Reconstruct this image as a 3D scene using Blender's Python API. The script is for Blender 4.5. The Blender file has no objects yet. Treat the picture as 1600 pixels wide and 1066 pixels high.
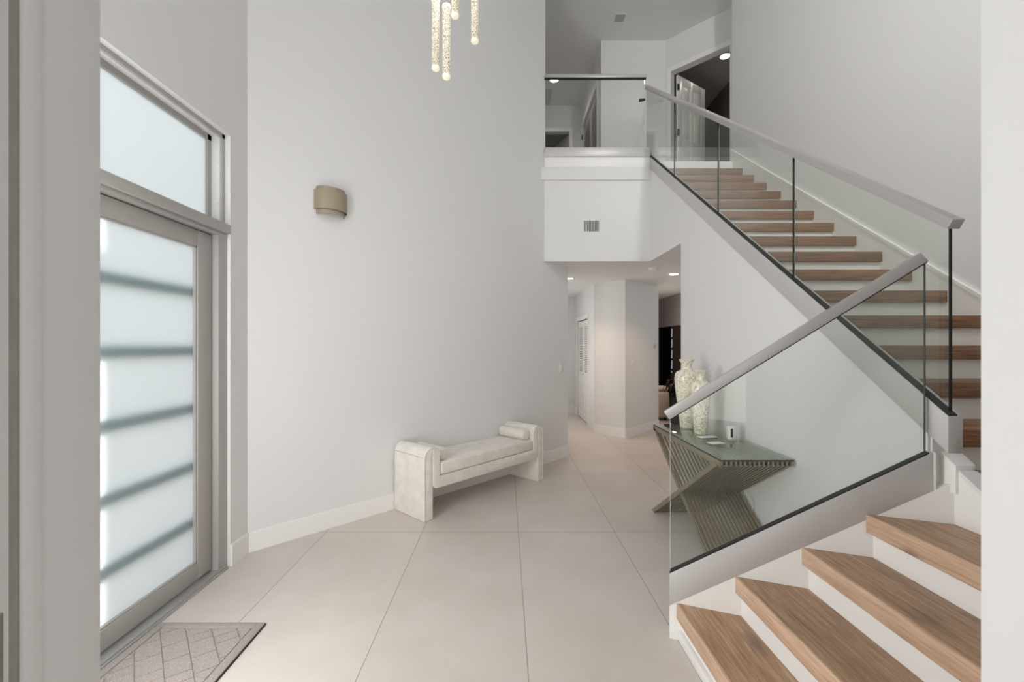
import bpy, bmesh, math, random
from mathutils import Vector, Matrix
random.seed(7)
C = bpy.context.scene.collection
sc = bpy.context.scene
R = math.radians
# ---------------------------------------------------------------- camera
H = 1.53            # eye height
F, X0, Y0 = 690.0, 790.0, 540.0
cam_d = bpy.data.cameras.new('camera'); cam = bpy.data.objects.new('camera', cam_d); C.objects.link(cam)
cam.location = (0, 0, H); cam.rotation_euler = (R(90), 0, 0)
cam_d.sensor_width = 36; cam_d.sensor_fit = 'HORIZONTAL'; cam_d.lens = F / 1600 * 36
cam_d.shift_x = (800 - X0) / 1600; cam_d.shift_y = (Y0 - 533) / 1600
cam_d.clip_start = 0.02
sc.camera = cam
# ---------------------------------------------------------------- world, sun, area lights, exposure
w = bpy.data.worlds.new('world'); sc.world = w; w.use_nodes = True
w.node_tree.nodes['Background'].inputs[0].default_value = (0.86, 0.93, 1.0, 1)
w.node_tree.nodes['Background'].inputs[1].default_value = 1.85
sc.view_settings.view_transform = 'Standard'; sc.view_settings.look = 'None'
sc.view_settings.exposure = 0.17; sc.view_settings.gamma = 1.0
sc.cycles.max_bounces = 10; sc.cycles.diffuse_bounces = 6; sc.cycles.transparent_max_bounces = 24
sc.cycles.sample_clamp_indirect = 4.0
def lamp(kind, name, loc, energy, color=(1, 1, 1), size=1.0, size_y=None, aim=None, spot=None, parent=None):
    d = bpy.data.lights.new(name, kind); o = bpy.data.objects.new(name, d); C.objects.link(o)
    d.energy = energy; d.color = color; o.location = loc
    if kind == 'AREA':
        d.size = size
        if size_y: d.shape = 'RECTANGLE'; d.size_y = size_y
    if kind in ('SPOT', 'POINT'): d.shadow_soft_size = size
    if spot: d.spot_size = R(spot); d.spot_blend = 0.6
    if aim: o.rotation_euler = Vector(aim).to_track_quat('-Z', 'Y').to_euler()
    if parent: o.parent = parent; o.matrix_parent_inverse = parent.matrix_world.inverted()
    return o
sun = lamp('SUN', 'sun', (-8, -3, 8), 3.0, (1, 0.98, 0.95), aim=(0.8, 0.3, -0.5)); sun.data.angle = R(0.6)
FILL_COL = (0.985, 0.98, 0.985)  # colour shared by the added fill lamps
lamp('AREA', 'high_front_fill', (0.4, 0.80, 4.5), 23, FILL_COL, 4.2, 2.6, aim=(0, 1, 0))  # area lamp added high on the front wall to even out the atrium
lamp('AREA', 'back_room_fill', (0.2, -3.1, 1.4), 42, FILL_COL, 4.5, 2.2, aim=(0, 1, 0))  # unseen area lamp added behind the camera, fills through the opening
lamp('AREA', 'entry_fill', (-1.80, 1.28, 1.5), 66, FILL_COL, 0.9, 2.5, aim=(1, 0.72, 0))  # added fill hidden by the left jamb, brightens risers and stair wall
lamp('SPOT', 'stairwell_fill', (2.2, 0.86, 5.8), 230, FILL_COL, 0.15, aim=(0.75, 1, -0.35), spot=120)  # unseen spot added to lift the right wall and upper hall
lamp('AREA', 'hall_side_fill', (0.50, 8.1, 1.5), 10, FILL_COL, 2.6, 1.8, aim=(1, 0, 0))  # added area lamp, no window known here; fills closet wall and soffit
lamp('AREA', 'under_stair_fill', (3.9, 6.3, 1.5), 8.5, FILL_COL, 1.6, 1.8, aim=(-0.35, 1, 0))  # out-of-view area lamp added to brighten the right hall corner face

# ---------------------------------------------------------------- helpers: geometry
def FX(px, py, X):  Y = X * F / (px - X0); return (X, Y, H + (Y0 - py) * Y / F)
def FY(px, py, Y):  return ((px - X0) * Y / F, Y, H + (Y0 - py) * Y / F)
def FZ(px, py, z):  Y = F * (H - z) / (py - Y0); return ((px - X0) * Y / F, Y, z)
class MB:
    def __init__(s): s.bm = bmesh.new()
    def box(s, x0, x1, y0, y1, z0, z1, bev=0, seg=2, rot=None, about=None):
        b = bmesh.new(); bmesh.ops.create_cube(b, size=1)
        for v in b.verts: v.co = Vector(((x0+x1)/2 + v.co.x*(x1-x0), (y0+y1)/2 + v.co.y*(y1-y0), (z0+z1)/2 + v.co.z*(z1-z0)))
        if bev: bmesh.ops.bevel(b, geom=b.edges[:], offset=bev, segments=seg, profile=0.5, affect='EDGES')
        if rot is not None: bmesh.ops.rotate(b, verts=b.verts, cent=about or Vector(((x0+x1)/2, (y0+y1)/2, (z0+z1)/2)), matrix=rot)
        s._add(b); return s
    def prism(s, pts, vec, bev=0, seg=2):
        b = bmesh.new(); vec = Vector(vec)
        a = [b.verts.new(Vector(p)) for p in pts]; c = [b.verts.new(Vector(p) + vec) for p in pts]
        b.faces.new(a); b.faces.new(c[::-1]); n = len(a)
        for i in range(n): b.faces.new((a[i], c[i], c[(i+1) % n], a[(i+1) % n]))
        bmesh.ops.recalc_face_normals(b, faces=b.faces)
        if bev: bmesh.ops.bevel(b, geom=b.edges[:], offset=bev, segments=seg, profile=0.5, affect='EDGES')
        s._add(b); return s
    def lathe(s, prof, cx, cy, cz=0, n=48, axis=None, close=True):
        b = bmesh.new(); rings = []
        for r, z in prof:
            rings.append([b.verts.new((cx + r*math.cos(2*math.pi*i/n), cy + r*math.sin(2*math.pi*i/n), cz + z)) for i in range(n)])
        for j in range(len(rings)-1):
            for i in range(n): b.faces.new((rings[j][i], rings[j][(i+1) % n], rings[j+1][(i+1) % n], rings[j+1][i]))
        if close: b.faces.new(rings[0][::-1]); b.faces.new(rings[-1])
        bmesh.ops.recalc_face_normals(b, faces=b.faces)
        if axis is not None:
            q = Vector((0, 0, 1)).rotation_difference(Vector(axis).normalized())
            bmesh.ops.rotate(b, verts=b.verts, cent=Vector((cx, cy, cz)), matrix=q.to_matrix())
        s._add(b); return s
    def tube(s, pts, r, n=8, radii=None):
        b = bmesh.new(); pts = [Vector(p) for p in pts]; rings = []
        for k, p in enumerate(pts):
            t = (pts[min(k+1, len(pts)-1)] - pts[max(k-1, 0)]).normalized()
            u = t.orthogonal().normalized() if k == 0 else (u - t*u.dot(t)).normalized()
            v = t.cross(u); rr = radii[k] if radii else r
            rings.append([b.verts.new(p + rr*(math.cos(2*math.pi*i/n)*u + math.sin(2*math.pi*i/n)*v)) for i in range(n)])
        for j in range(len(rings)-1):
            for i in range(n): b.faces.new((rings[j][i], rings[j][(i+1) % n], rings[j+1][(i+1) % n], rings[j+1][i]))
        b.faces.new(rings[0][::-1]); b.faces.new(rings[-1])
        bmesh.ops.recalc_face_normals(b, faces=b.faces); s._add(b); return s
    def _add(s, b):
        me = bpy.data.meshes.new('t'); b.to_mesh(me); b.free(); s.bm.from_mesh(me); bpy.data.meshes.remove(me)
    def build(s, name, mat, parent=None, local=False, smooth=True, ang=35):
        me = bpy.data.meshes.new(name); s.bm.to_mesh(me); s.bm.free()
        if parent is not None and not local: me.transform(parent.matrix_world.inverted())
        xs = [v.co for v in me.vertices]
        lo = Vector([min(c[i] for c in xs) for i in range(3)]); hi = Vector([max(c[i] for c in xs) for i in range(3)])
        org = Vector(((lo.x+hi.x)/2, (lo.y+hi.y)/2, lo.z))
        me.transform(Matrix.Translation(-org))
        o = bpy.data.objects.new(name, me); C.objects.link(o); me.materials.append(mat)
        o.location = org
        if parent is not None:
            o.parent = parent
            o.matrix_world = parent.matrix_world @ Matrix.Translation(org)
        else: o.matrix_world = Matrix.Translation(org)
        if smooth:
            for p in me.polygons: p.use_smooth = True
            me.set_sharp_from_angle(angle=R(ang))
        return o
def empty(name, loc, rz=0):
    o = bpy.data.objects.new(name, None); C.objects.link(o); o.empty_display_size = 0.1
    o.matrix_world = Matrix.Translation(Vector(loc)) @ Matrix.Rotation(rz, 4, 'Z'); return o
def tag(o, label, cat, group=None):
    o['label'] = label; o['category'] = cat
    if group: o['group'] = group
    return o
def struct(o, label=None):
    o['kind'] = 'structure'
    if label: o['label'] = label
    return o

# ---------------------------------------------------------------- helpers: materials
def nodes(name):
    m = bpy.data.materials.new(name); m.use_nodes = True; nt = m.node_tree
    return m, nt, nt.nodes['Principled BSDF']
def N(nt, t, **kw):
    n = nt.nodes.new(t)
    for k, v in kw.items():
        if k.startswith('i_'): n.inputs[k[2:].replace('_', ' ')].default_value = v
        else: setattr(n, k, v)
    return n
def srgb(r, g, b):
    f = lambda c: (c/255/12.92) if c/255 <= 0.04045 else ((c/255+0.055)/1.055)**2.4
    return (f(r), f(g), f(b), 1)
def plain(name, col, rough=0.5, metal=0.0, noise=0.03, scale=6.0, bump=0.0, bscale=60, emit=None, estr=0, coat=0):
    m, nt, p = nodes(name)
    tc = N(nt, 'ShaderNodeTexCoord'); nz = N(nt, 'ShaderNodeTexNoise'); nz.inputs['Scale'].default_value = scale
    nt.links.new(tc.outputs['Object'], nz.inputs['Vector'])
    ramp = N(nt, 'ShaderNodeMixRGB'); ramp.inputs[1].default_value = tuple(c*(1-noise) for c in col[:3]) + (1,)
    ramp.inputs[2].default_value = tuple(min(1, c*(1+noise)) for c in col[:3]) + (1,)
    nt.links.new(nz.outputs['Fac'], ramp.inputs[0]); nt.links.new(ramp.outputs[0], p.inputs['Base Color'])
    p.inputs['Roughness'].default_value = rough; p.inputs['Metallic'].default_value = metal
    if coat: p.inputs['Coat Weight'].default_value = coat
    if bump:
        n2 = N(nt, 'ShaderNodeTexNoise'); n2.inputs['Scale'].default_value = bscale; n2.inputs['Detail'].default_value = 4
        bp = N(nt, 'ShaderNodeBump'); bp.inputs['Strength'].default_value = bump; bp.inputs['Distance'].default_value = 0.01
        nt.links.new(tc.outputs['Object'], n2.inputs['Vector']); nt.links.new(n2.outputs['Fac'], bp.inputs['Height'])
        nt.links.new(bp.outputs[0], p.inputs['Normal'])
    if emit: p.inputs['Emission Color'].default_value = emit; p.inputs['Emission Strength'].default_value = estr
    return m
M = {}
M['wall'] = plain('wall_paint', srgb(230, 230, 229), 0.7, noise=0.006, bump=0.04, bscale=180)
M['ceil'] = plain('ceiling_paint', srgb(230, 230, 229), 0.8, noise=0.006)
M['trim'] = plain('white_trim_paint', srgb(242, 241, 238), 0.35, noise=0.006)
M['taupe'] = plain('taupe_paint', srgb(140, 128, 118), 0.8, noise=0.02)
M['mauve'] = plain('mauve_paint', srgb(170, 164, 166), 0.8, noise=0.02)
M['doorgrey'] = plain('grey_door_paint', srgb(176, 173, 169), 0.4, 0.1, noise=0.01)
M['sill'] = plain('brushed_sill', srgb(190, 190, 188), 0.35, 0.6, noise=0.02)
M['steel'] = plain('satin_silver', srgb(200, 198, 197), 0.38, 0.25, noise=0.015, scale=20)
M['rail'] = plain('satin_rail', srgb(182, 179, 177), 0.36, 0.35, noise=0.015, scale=20)
M['black'] = plain('black_rubber', srgb(16, 16, 16), 0.5)
M['edge'] = plain('dark_glass_edge', srgb(14, 18, 17), 0.15)
M['paleedge'] = plain('pale_glass_edge', srgb(206, 214, 210), 0.15)
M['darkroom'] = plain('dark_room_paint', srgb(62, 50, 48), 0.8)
M['dimpane'] = plain('dim_daylit_pane', srgb(170, 176, 182), 0.2, emit=srgb(190, 200, 212), estr=0.30)
M['curtain'] = plain('dark_curtain', srgb(48, 56, 66), 0.9)
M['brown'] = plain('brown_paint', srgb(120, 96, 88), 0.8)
M['slat'] = plain('champagne_metal', srgb(165, 154, 134), 0.36, 0.7, noise=0.05, scale=15)
M['leaf'] = plain('dark_leaf', srgb(48, 38, 34), 0.5, noise=0.2)
M['pot'] = plain('dark_pot', srgb(40, 34, 32), 0.4)
M['sofa'] = plain('sofa_linen', srgb(206, 190, 170), 0.9, bump=0.3, bscale=150)
M['plastic'] = plain('white_plastic', srgb(236, 235, 231), 0.3)
M['plasticgrey'] = plain('grey_plastic', srgb(190, 190, 188), 0.3)
M['sconce'] = plain('sconce_finish', srgb(164, 151, 132), 0.42, 0.35, noise=0.03)
M['screen'] = plain('black_screen', srgb(20, 20, 22), 0.1)
M['paper'] = plain('paper', srgb(240, 240, 238), 0.5)
M['ventdark'] = plain('vent_dark', srgb(50, 50, 48), 0.8)
M['lampglow'] = plain('lamp_glow', (1, 1, 1, 1), 0.5, emit=(1, 0.93, 0.84, 1), estr=9)
M['stucco'] = plain('stucco', srgb(228, 226, 220), 0.9, noise=0.03, bump=0.3)
M['paving'] = plain('paving', srgb(190, 186, 178), 0.9, noise=0.06)
M['kick'] = plain('scuffed_metal', srgb(150, 146, 142), 0.45, 0.3, noise=0.15, scale=30)
M['gapshade'] = plain('jamb_gap_shade', srgb(165, 160, 155), 0.7, noise=0.12, scale=22, bump=0.3, bscale=60)  # shade of the jamb recess, put in as a darker strip colour

def wood(name, axis, dark, mid, light, gain=1.0):
    m, nt, p = nodes(name)
    tc = N(nt, 'ShaderNodeTexCoord'); oi = N(nt, 'ShaderNodeObjectInfo')
    ad = N(nt, 'ShaderNodeVectorMath', operation='ADD'); cmb = N(nt, 'ShaderNodeCombineXYZ')
    ml = N(nt, 'ShaderNodeMath', operation='MULTIPLY'); ml.inputs[1].default_value = 37.0
    nt.links.new(oi.outputs['Random'], ml.inputs[0])
    for i in range(3): nt.links.new(ml.outputs[0], cmb.inputs[i])
    nt.links.new(tc.outputs['Object'], ad.inputs[0]); nt.links.new(cmb.outputs[0], ad.inputs[1])
    mp = N(nt, 'ShaderNodeMapping'); mp.inputs['Scale'].default_value = (1.2, 22, 22) if axis == 'X' else (22, 1.2, 22)
    nt.links.new(ad.outputs[0], mp.inputs[0])
    g = N(nt, 'ShaderNodeTexNoise'); g.inputs['Scale'].default_value = 4.0; g.inputs['Detail'].default_value = 8; g.inputs['Roughness'].default_value = 0.62; g.inputs['Distortion'].default_value = 0.5
    nt.links.new(mp.outputs[0], g.inputs['Vector'])
    cr = N(nt, 'ShaderNodeValToRGB'); e = cr.color_ramp.elements
    e[0].position = 0.28; e[0].color = srgb(*dark); e[1].position = 0.74; e[1].color = srgb(*light)
    k = e.new(0.52); k.color = srgb(*mid)
    nt.links.new(g.outputs['Fac'], cr.inputs[0])
    # board to board tone
    sep = N(nt, 'ShaderNodeSeparateXYZ'); nt.links.new(tc.outputs['Object'], sep.inputs[0])
    dv = N(nt, 'ShaderNodeMath', operation='MULTIPLY_ADD'); dv.inputs[1].default_value = 1/0.145; dv.inputs[2].default_value = 0.62
    nt.links.new(sep.outputs[1 if axis == 'X' else 0], dv.inputs[0])
    fl = N(nt, 'ShaderNodeMath', operation='FLOOR'); nt.links.new(dv.outputs[0], fl.inputs[0])
    a2 = N(nt, 'ShaderNodeMath', operation='ADD'); nt.links.new(fl.outputs[0], a2.inputs[0]); nt.links.new(ml.outputs[0], a2.inputs[1])
    wn = N(nt, 'ShaderNodeTexWhiteNoise', noise_dimensions='1D'); nt.links.new(a2.outputs[0], wn.inputs['W'])
    mr = N(nt, 'ShaderNodeMapRange'); mr.inputs['To Min'].default_value = 0.84; mr.inputs['To Max'].default_value = 1.08
    nt.links.new(wn.outputs['Value'], mr.inputs[0])
    sc_ = N(nt, 'ShaderNodeVectorMath', operation='SCALE'); nt.links.new(cr.outputs[0], sc_.inputs[0]); nt.links.new(mr.outputs[0], sc_.inputs['Scale'])
    # knots
    mp2 = N(nt, 'ShaderNodeMapping'); mp2.inputs['Scale'].default_value = (1.3, 4.5, 3) if axis == 'X' else (4.5, 1.3, 3)
    nt.links.new(ad.outputs[0], mp2.inputs[0])
    n3 = N(nt, 'ShaderNodeTexNoise'); n3.inputs['Scale'].default_value = 1.7; n3.inputs['Detail'].default_value = 3
    nt.links.new(mp2.outputs[0], n3.inputs['Vector'])
    r3 = N(nt, 'ShaderNodeMapRange'); r3.inputs['From Min'].default_value = 0.62; r3.inputs['From Max'].default_value = 0.74; r3.inputs['To Max'].default_value = 0.6
    nt.links.new(n3.outputs['Fac'], r3.inputs[0])
    mx = N(nt, 'ShaderNodeMixRGB'); mx.inputs[2].default_value = srgb(84, 68, 58)
    nt.links.new(r3.outputs[0], mx.inputs[0]); nt.links.new(sc_.outputs[0], mx.inputs[1])
    nt.links.new(mx.outputs[0], p.inputs['Base Color']); p.inputs['Roughness'].default_value = 0.45
    bp = N(nt, 'ShaderNodeBump'); bp.inputs['Strength'].default_value = 0.12; bp.inputs['Distance'].default_value = 0.003
    nt.links.new(g.outputs['Fac'], bp.inputs['Height']); nt.links.new(bp.outputs[0], p.inputs['Normal'])
    return m
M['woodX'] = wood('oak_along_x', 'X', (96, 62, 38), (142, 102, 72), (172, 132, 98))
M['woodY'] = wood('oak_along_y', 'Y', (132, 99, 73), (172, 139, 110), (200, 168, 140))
M['nosing'] = wood('pale_tread_front', 'Y', (186, 148, 120), (214, 180, 152), (232, 202, 178))  # lower tread fronts drawn lighter and pinker than their tops

def glass(name, tint, ior=1.45):
    m, nt, p = nodes(name); nt.nodes.remove(p); out = nt.nodes['Material Output']
    t = N(nt, 'ShaderNodeBsdfTransparent'); t.inputs[0].default_value = tint
    g = N(nt, 'ShaderNodeBsdfGlossy'); g.inputs['Roughness'].default_value = 0.0
    g.inputs[0].default_value = (0.95, 1, 0.97, 1)
    fr = N(nt, 'ShaderNodeFresnel'); gm = N(nt, 'ShaderNodeNewGeometry')     # same index from both sides of the sheet
    ir = N(nt, 'ShaderNodeMapRange'); ir.inputs['To Min'].default_value = ior; ir.inputs['To Max'].default_value = 1/ior
    nt.links.new(gm.outputs['Backfacing'], ir.inputs[0]); nt.links.new(ir.outputs[0], fr.inputs[0])
    mx = N(nt, 'ShaderNodeMixShader'); nt.links.new(fr.outputs[0], mx.inputs[0]); nt.links.new(t.outputs[0], mx.inputs[1]); nt.links.new(g.outputs[0], mx.inputs[2])
    nt.links.new(mx.outputs[0], out.inputs[0]); return m
M['glass'] = glass('clear_glass', (0.945, 0.965, 0.95, 1))
M['tableglass'] = glass('table_glass', (0.94, 0.97, 0.955, 1), 1.45)

def frosted(name, col):
    m, nt, p = nodes(name); nt.nodes.remove(p); out = nt.nodes['Material Output']
    t = N(nt, 'ShaderNodeBsdfTranslucent'); t.inputs[0].default_value = col
    d = N(nt, 'ShaderNodeBsdfPrincipled'); d.inputs['Base Color'].default_value = (0.6, 0.64, 0.65, 1); d.inputs['Roughness'].default_value = 0.45
    nz = N(nt, 'ShaderNodeTexNoise'); nz.inputs['Scale'].default_value = 3.0; tc = N(nt, 'ShaderNodeTexCoord'); nt.links.new(tc.outputs['Object'], nz.inputs['Vector'])
    mr = N(nt, 'ShaderNodeMapRange'); mr.inputs['To Min'].default_value = 0.10; mr.inputs['To Max'].default_value = 0.14; nt.links.new(nz.outputs['Fac'], mr.inputs[0])
    mx = N(nt, 'ShaderNodeMixShader'); nt.links.new(mr.outputs[0], mx.inputs[0]); nt.links.new(t.outputs[0], mx.inputs[1]); nt.links.new(d.outputs[0], mx.inputs[2])
    nt.links.new(mx.outputs[0], out.inputs[0]); return m
M['frost'] = frosted('frosted_glass', (0.93, 0.95, 0.96, 1))
M['bar'] = frosted('teal_acrylic_bar', (0.34, 0.44, 0.44, 1))

def tile_floor():
    m, nt, p = nodes('porcelain_tile')
    tc = N(nt, 'ShaderNodeTexCoord'); sep = N(nt, 'ShaderNodeSeparateXYZ')
    geo = N(nt, 'ShaderNodeNewGeometry'); nt.links.new(geo.outputs['Position'], sep.inputs[0])
    TX, TY, OX, OY = 0.789, 1.65, 0.105, 3.624
    def cell(outp, o, t):
        a = N(nt, 'ShaderNodeMath', operation='MULTIPLY_ADD'); a.inputs[1].default_value = 1/t; a.inputs[2].default_value = -o/t + 50
        nt.links.new(outp, a.inputs[0])
        fr = N(nt, 'ShaderNodeMath', operation='FRACT'); nt.links.new(a.outputs[0], fr.inputs[0])
        s1 = N(nt, 'ShaderNodeMath', operation='SUBTRACT'); s1.inputs[1].default_value = 0.5; nt.links.new(fr.outputs[0], s1.inputs[0])
        ab = N(nt, 'ShaderNodeMath', operation='ABSOLUTE'); nt.links.new(s1.outputs[0], ab.inputs[0])
        gt = N(nt, 'ShaderNodeMath', operation='GREATER_THAN'); gt.inputs[1].default_value = 0.5 - 0.0018/t; nt.links.new(ab.outputs[0], gt.inputs[0])
        fl = N(nt, 'ShaderNodeMath', operation='FLOOR'); nt.links.new(a.outputs[0], fl.inputs[0])
        return gt, fl
    gx, fx = cell(sep.outputs[0], OX, TX); gy, fy = cell(sep.outputs[1], OY, TY)
    mxm = N(nt, 'ShaderNodeMath', operation='MAXIMUM'); nt.links.new(gx.outputs[0], mxm.inputs[0]); nt.links.new(gy.outputs[0], mxm.inputs[1])
    cb = N(nt, 'ShaderNodeCombineXYZ'); nt.links.new(fx.outputs[0], cb.inputs[0]); nt.links.new(fy.outputs[0], cb.inputs[1])
    wn = N(nt, 'ShaderNodeTexWhiteNoise', noise_dimensions='3D'); nt.links.new(cb.outputs[0], wn.inputs['Vector'])
    n1 = N(nt, 'ShaderNodeTexNoise'); n1.inputs['Scale'].default_value = 1.6; n1.inputs['Detail'].default_value = 7; n1.inputs['Roughness'].default_value = 0.6
    nt.links.new(geo.outputs['Position'], n1.inputs['Vector'])
    cr = N(nt, 'ShaderNodeValToRGB'); e = cr.color_ramp.elements
    e[0].position = 0.3; e[0].color = srgb(203, 194, 186); e[1].position = 0.75; e[1].color = srgb(216, 209, 202)
    nt.links.new(n1.outputs['Fac'], cr.inputs[0])
    mr = N(nt, 'ShaderNodeMapRange'); mr.inputs['To Min'].default_value = 0.97; mr.inputs['To Max'].default_value = 1.02; nt.links.new(wn.outputs['Value'], mr.inputs[0])
    s = N(nt, 'ShaderNodeVectorMath', operation='SCALE'); nt.links.new(cr.outputs[0], s.inputs[0]); nt.links.new(mr.outputs[0], s.inputs['Scale'])
    mx = N(nt, 'ShaderNodeMixRGB'); mx.inputs[2].default_value = srgb(128, 116, 102)
    nt.links.new(mxm.outputs[0], mx.inputs[0]); nt.links.new(s.outputs[0], mx.inputs[1]); nt.links.new(mx.outputs[0], p.inputs['Base Color'])
    n2 = N(nt, 'ShaderNodeTexNoise'); n2.inputs['Scale'].default_value = 30; nt.links.new(geo.outputs['Position'], n2.inputs['Vector'])
    r2 = N(nt, 'ShaderNodeMapRange'); r2.inputs['To Min'].default_value = 0.38; r2.inputs['To Max'].default_value = 0.5; nt.links.new(n2.outputs['Fac'], r2.inputs[0])
    nt.links.new(r2.outputs[0], p.inputs['Roughness']); return m
M['tile'] = tile_floor()

def mosaic():
    m, nt, p = nodes('pearl_mosaic')
    tc = N(nt, 'ShaderNodeTexCoord'); v = N(nt, 'ShaderNodeTexVoronoi'); v.inputs['Scale'].default_value = 75
    nt.links.new(tc.outputs['Object'], v.inputs['Vector'])
    cr = N(nt, 'ShaderNodeValToRGB'); e = cr.color_ramp.elements
    e[0].position = 0.05; e[0].color = srgb(196, 188, 150); e[1].position = 0.9; e[1].color = srgb(250, 247, 234); k = e.new(0.3); k.color = srgb(238, 232, 212)
    sep = N(nt, 'ShaderNodeSeparateXYZ'); nt.links.new(v.outputs['Color'], sep.inputs[0]); nt.links.new(sep.outputs[0], cr.inputs[0])
    v2 = N(nt, 'ShaderNodeTexVoronoi', feature='DISTANCE_TO_EDGE'); v2.inputs['Scale'].default_value = 75; nt.links.new(tc.outputs['Object'], v2.inputs['Vector'])
    lt = N(nt, 'ShaderNodeMath', operation='LESS_THAN'); lt.inputs[1].default_value = 0.05; nt.links.new(v2.outputs['Distance'], lt.inputs[0])
    mx = N(nt, 'ShaderNodeMixRGB'); mx.inputs[2].default_value = srgb(206, 200, 176); nt.links.new(lt.outputs[0], mx.inputs[0]); nt.links.new(cr.outputs[0], mx.inputs[1])
    nt.links.new(mx.outputs[0], p.inputs['Base Color']); p.inputs['Roughness'].default_value = 0.14; p.inputs['Coat Weight'].default_value = 0.5
    return m
M['mosaic'] = mosaic()
def boucle():
    m, nt, p = nodes('cream_chenille')
    tc = N(nt, 'ShaderNodeTexCoord'); n1 = N(nt, 'ShaderNodeTexNoise'); n1.inputs['Scale'].default_value = 9; n1.inputs['Detail'].default_value = 5
    nt.links.new(tc.outputs['Object'], n1.inputs['Vector'])
    cr = N(nt, 'ShaderNodeValToRGB'); e = cr.color_ramp.elements
    e[0].position = 0.3; e[0].color = srgb(224, 216, 206); e[1].position = 0.7; e[1].color = srgb(240, 235, 227)
    nt.links.new(n1.outputs['Fac'], cr.inputs[0]); nt.links.new(cr.outputs[0], p.inputs['Base Color'])
    p.inputs['Roughness'].default_value = 0.85; p.inputs['Sheen Weight'].default_value = 0.3
    n2 = N(nt, 'ShaderNodeTexNoise'); n2.inputs['Scale'].default_value = 220; n2.inputs['Detail'].default_value = 3; nt.links.new(tc.outputs['Object'], n2.inputs['Vector'])
    bp = N(nt, 'ShaderNodeBump'); bp.inputs['Strength'].default_value = 0.35; bp.inputs['Distance'].default_value = 0.004
    nt.links.new(n2.outputs['Fac'], bp.inputs['Height']); nt.links.new(bp.outputs[0], p.inputs['Normal']); return m
M['boucle'] = boucle()
def crystal():
    m, nt, p = nodes('bubble_crystal')
    tc = N(nt, 'ShaderNodeTexCoord'); v = N(nt, 'ShaderNodeTexVoronoi'); v.inputs['Scale'].default_value = 150
    nt.links.new(tc.outputs['Object'], v.inputs['Vector'])
    cr = N(nt, 'ShaderNodeValToRGB'); e = cr.color_ramp.elements
    e[0].position = 0.1; e[0].color = srgb(255, 250, 235); e[1].position = 0.75; e[1].color = srgb(150, 138, 112)
    nt.links.new(v.outputs['Distance'], cr.inputs[0])
    sp = N(nt, 'ShaderNodeSeparateXYZ'); nt.links.new(tc.outputs['Object'], sp.inputs[0])
    mr = N(nt, 'ShaderNodeMapRange'); mr.inputs['From Max'].default_value = 0.48; mr.inputs['To Min'].default_value = 0.28; mr.inputs['To Max'].default_value = 0.9
    nt.links.new(sp.outputs[2], mr.inputs[0])
    nt.links.new(cr.outputs[0], p.inputs['Base Color']); nt.links.new(cr.outputs[0], p.inputs['Emission Color']); nt.links.new(mr.outputs[0], p.inputs['Emission Strength'])
    p.inputs['Roughness'].default_value = 0.1; return m
M['crystal'] = crystal()
M['rodtip'] = plain('lit_rod_tip', srgb(238, 233, 208), 0.2, emit=srgb(255, 248, 222), estr=0.3)
def mat_rug():
    m, nt, p = nodes('ribbed_mat')
    tc = N(nt, 'ShaderNodeTexCoord')
    n1 = N(nt, 'ShaderNodeTexNoise'); n1.inputs['Scale'].default_value = 260; n1.inputs['Detail'].default_value = 2; nt.links.new(tc.outputs['Object'], n1.inputs['Vector'])
    cr = N(nt, 'ShaderNodeValToRGB'); e = cr.color_ramp.elements
    e[0].position = 0.3; e[0].color = srgb(138, 129, 123); e[1].position = 0.7; e[1].color = srgb(196, 187, 181)
    nt.links.new(n1.outputs['Fac'], cr.inputs[0]); nt.links.new(cr.outputs[0], p.inputs['Base Color']); p.inputs['Roughness'].default_value = 0.95
    bp = N(nt, 'ShaderNodeBump'); bp.inputs['Strength'].default_value = 0.6; bp.inputs['Distance'].default_value = 0.004
    nt.links.new(n1.outputs['Fac'], bp.inputs['Height']); nt.links.new(bp.outputs[0], p.inputs['Normal']); return m
M['rug'] = mat_rug()

# ================================================================ large structure
RS, RUN, D0 = 0.1913, 0.2649, 0.2649*7.575        # riser, run, depth of nose k=0
UF = 21*RS                                          # upper floor level
ZC = 6.61                                           # ceiling level
SOF = 2.62                                          # hall ceiling level
YB = 5.711                                          # balcony face
XS = 1.86                                           # face of upper railing shoe
XW = 3.085                                          # stairwell right wall
C0 = Vector((-1.907, 3.262)); WD = Vector((2.789, 2.859)).normalized(); WN = Vector((WD.y, -WD.x))   # angled wall
def on_wall(px, off=0.0):
    a = (px - X0)/F; P = C0 + WN*off
    t = (a*P.y - P.x)/(WD.x - a*WD.y); return P + WD*t
nose = lambda k: D0 + RUN*k
zt = lambda k: (k+6)*RS

struct(MB().box(-3.4, 6.4, -3.2, 12.6, -0.12, 0).build('floor', M['tile'], smooth=False))
struct(MB().box(-3.4, 6.4, -3.2, 12.6, ZC, ZC+0.12).build('ceiling', M['ceil'], smooth=False))
# left wall with the entry opening
WX = -1.907; DY0, DY1, DTOP = 1.80, 3.06, 2.985
wl = MB(); wl.box(WX-0.16, WX, 0.60, DY0, 0, ZC); wl.box(WX-0.16, WX, DY1, 3.262, 0, ZC); wl.box(WX-0.16, WX, DY0, DY1, DTOP, ZC)
struct(wl.build('wall_left', M['wall'], smooth=False))
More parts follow.
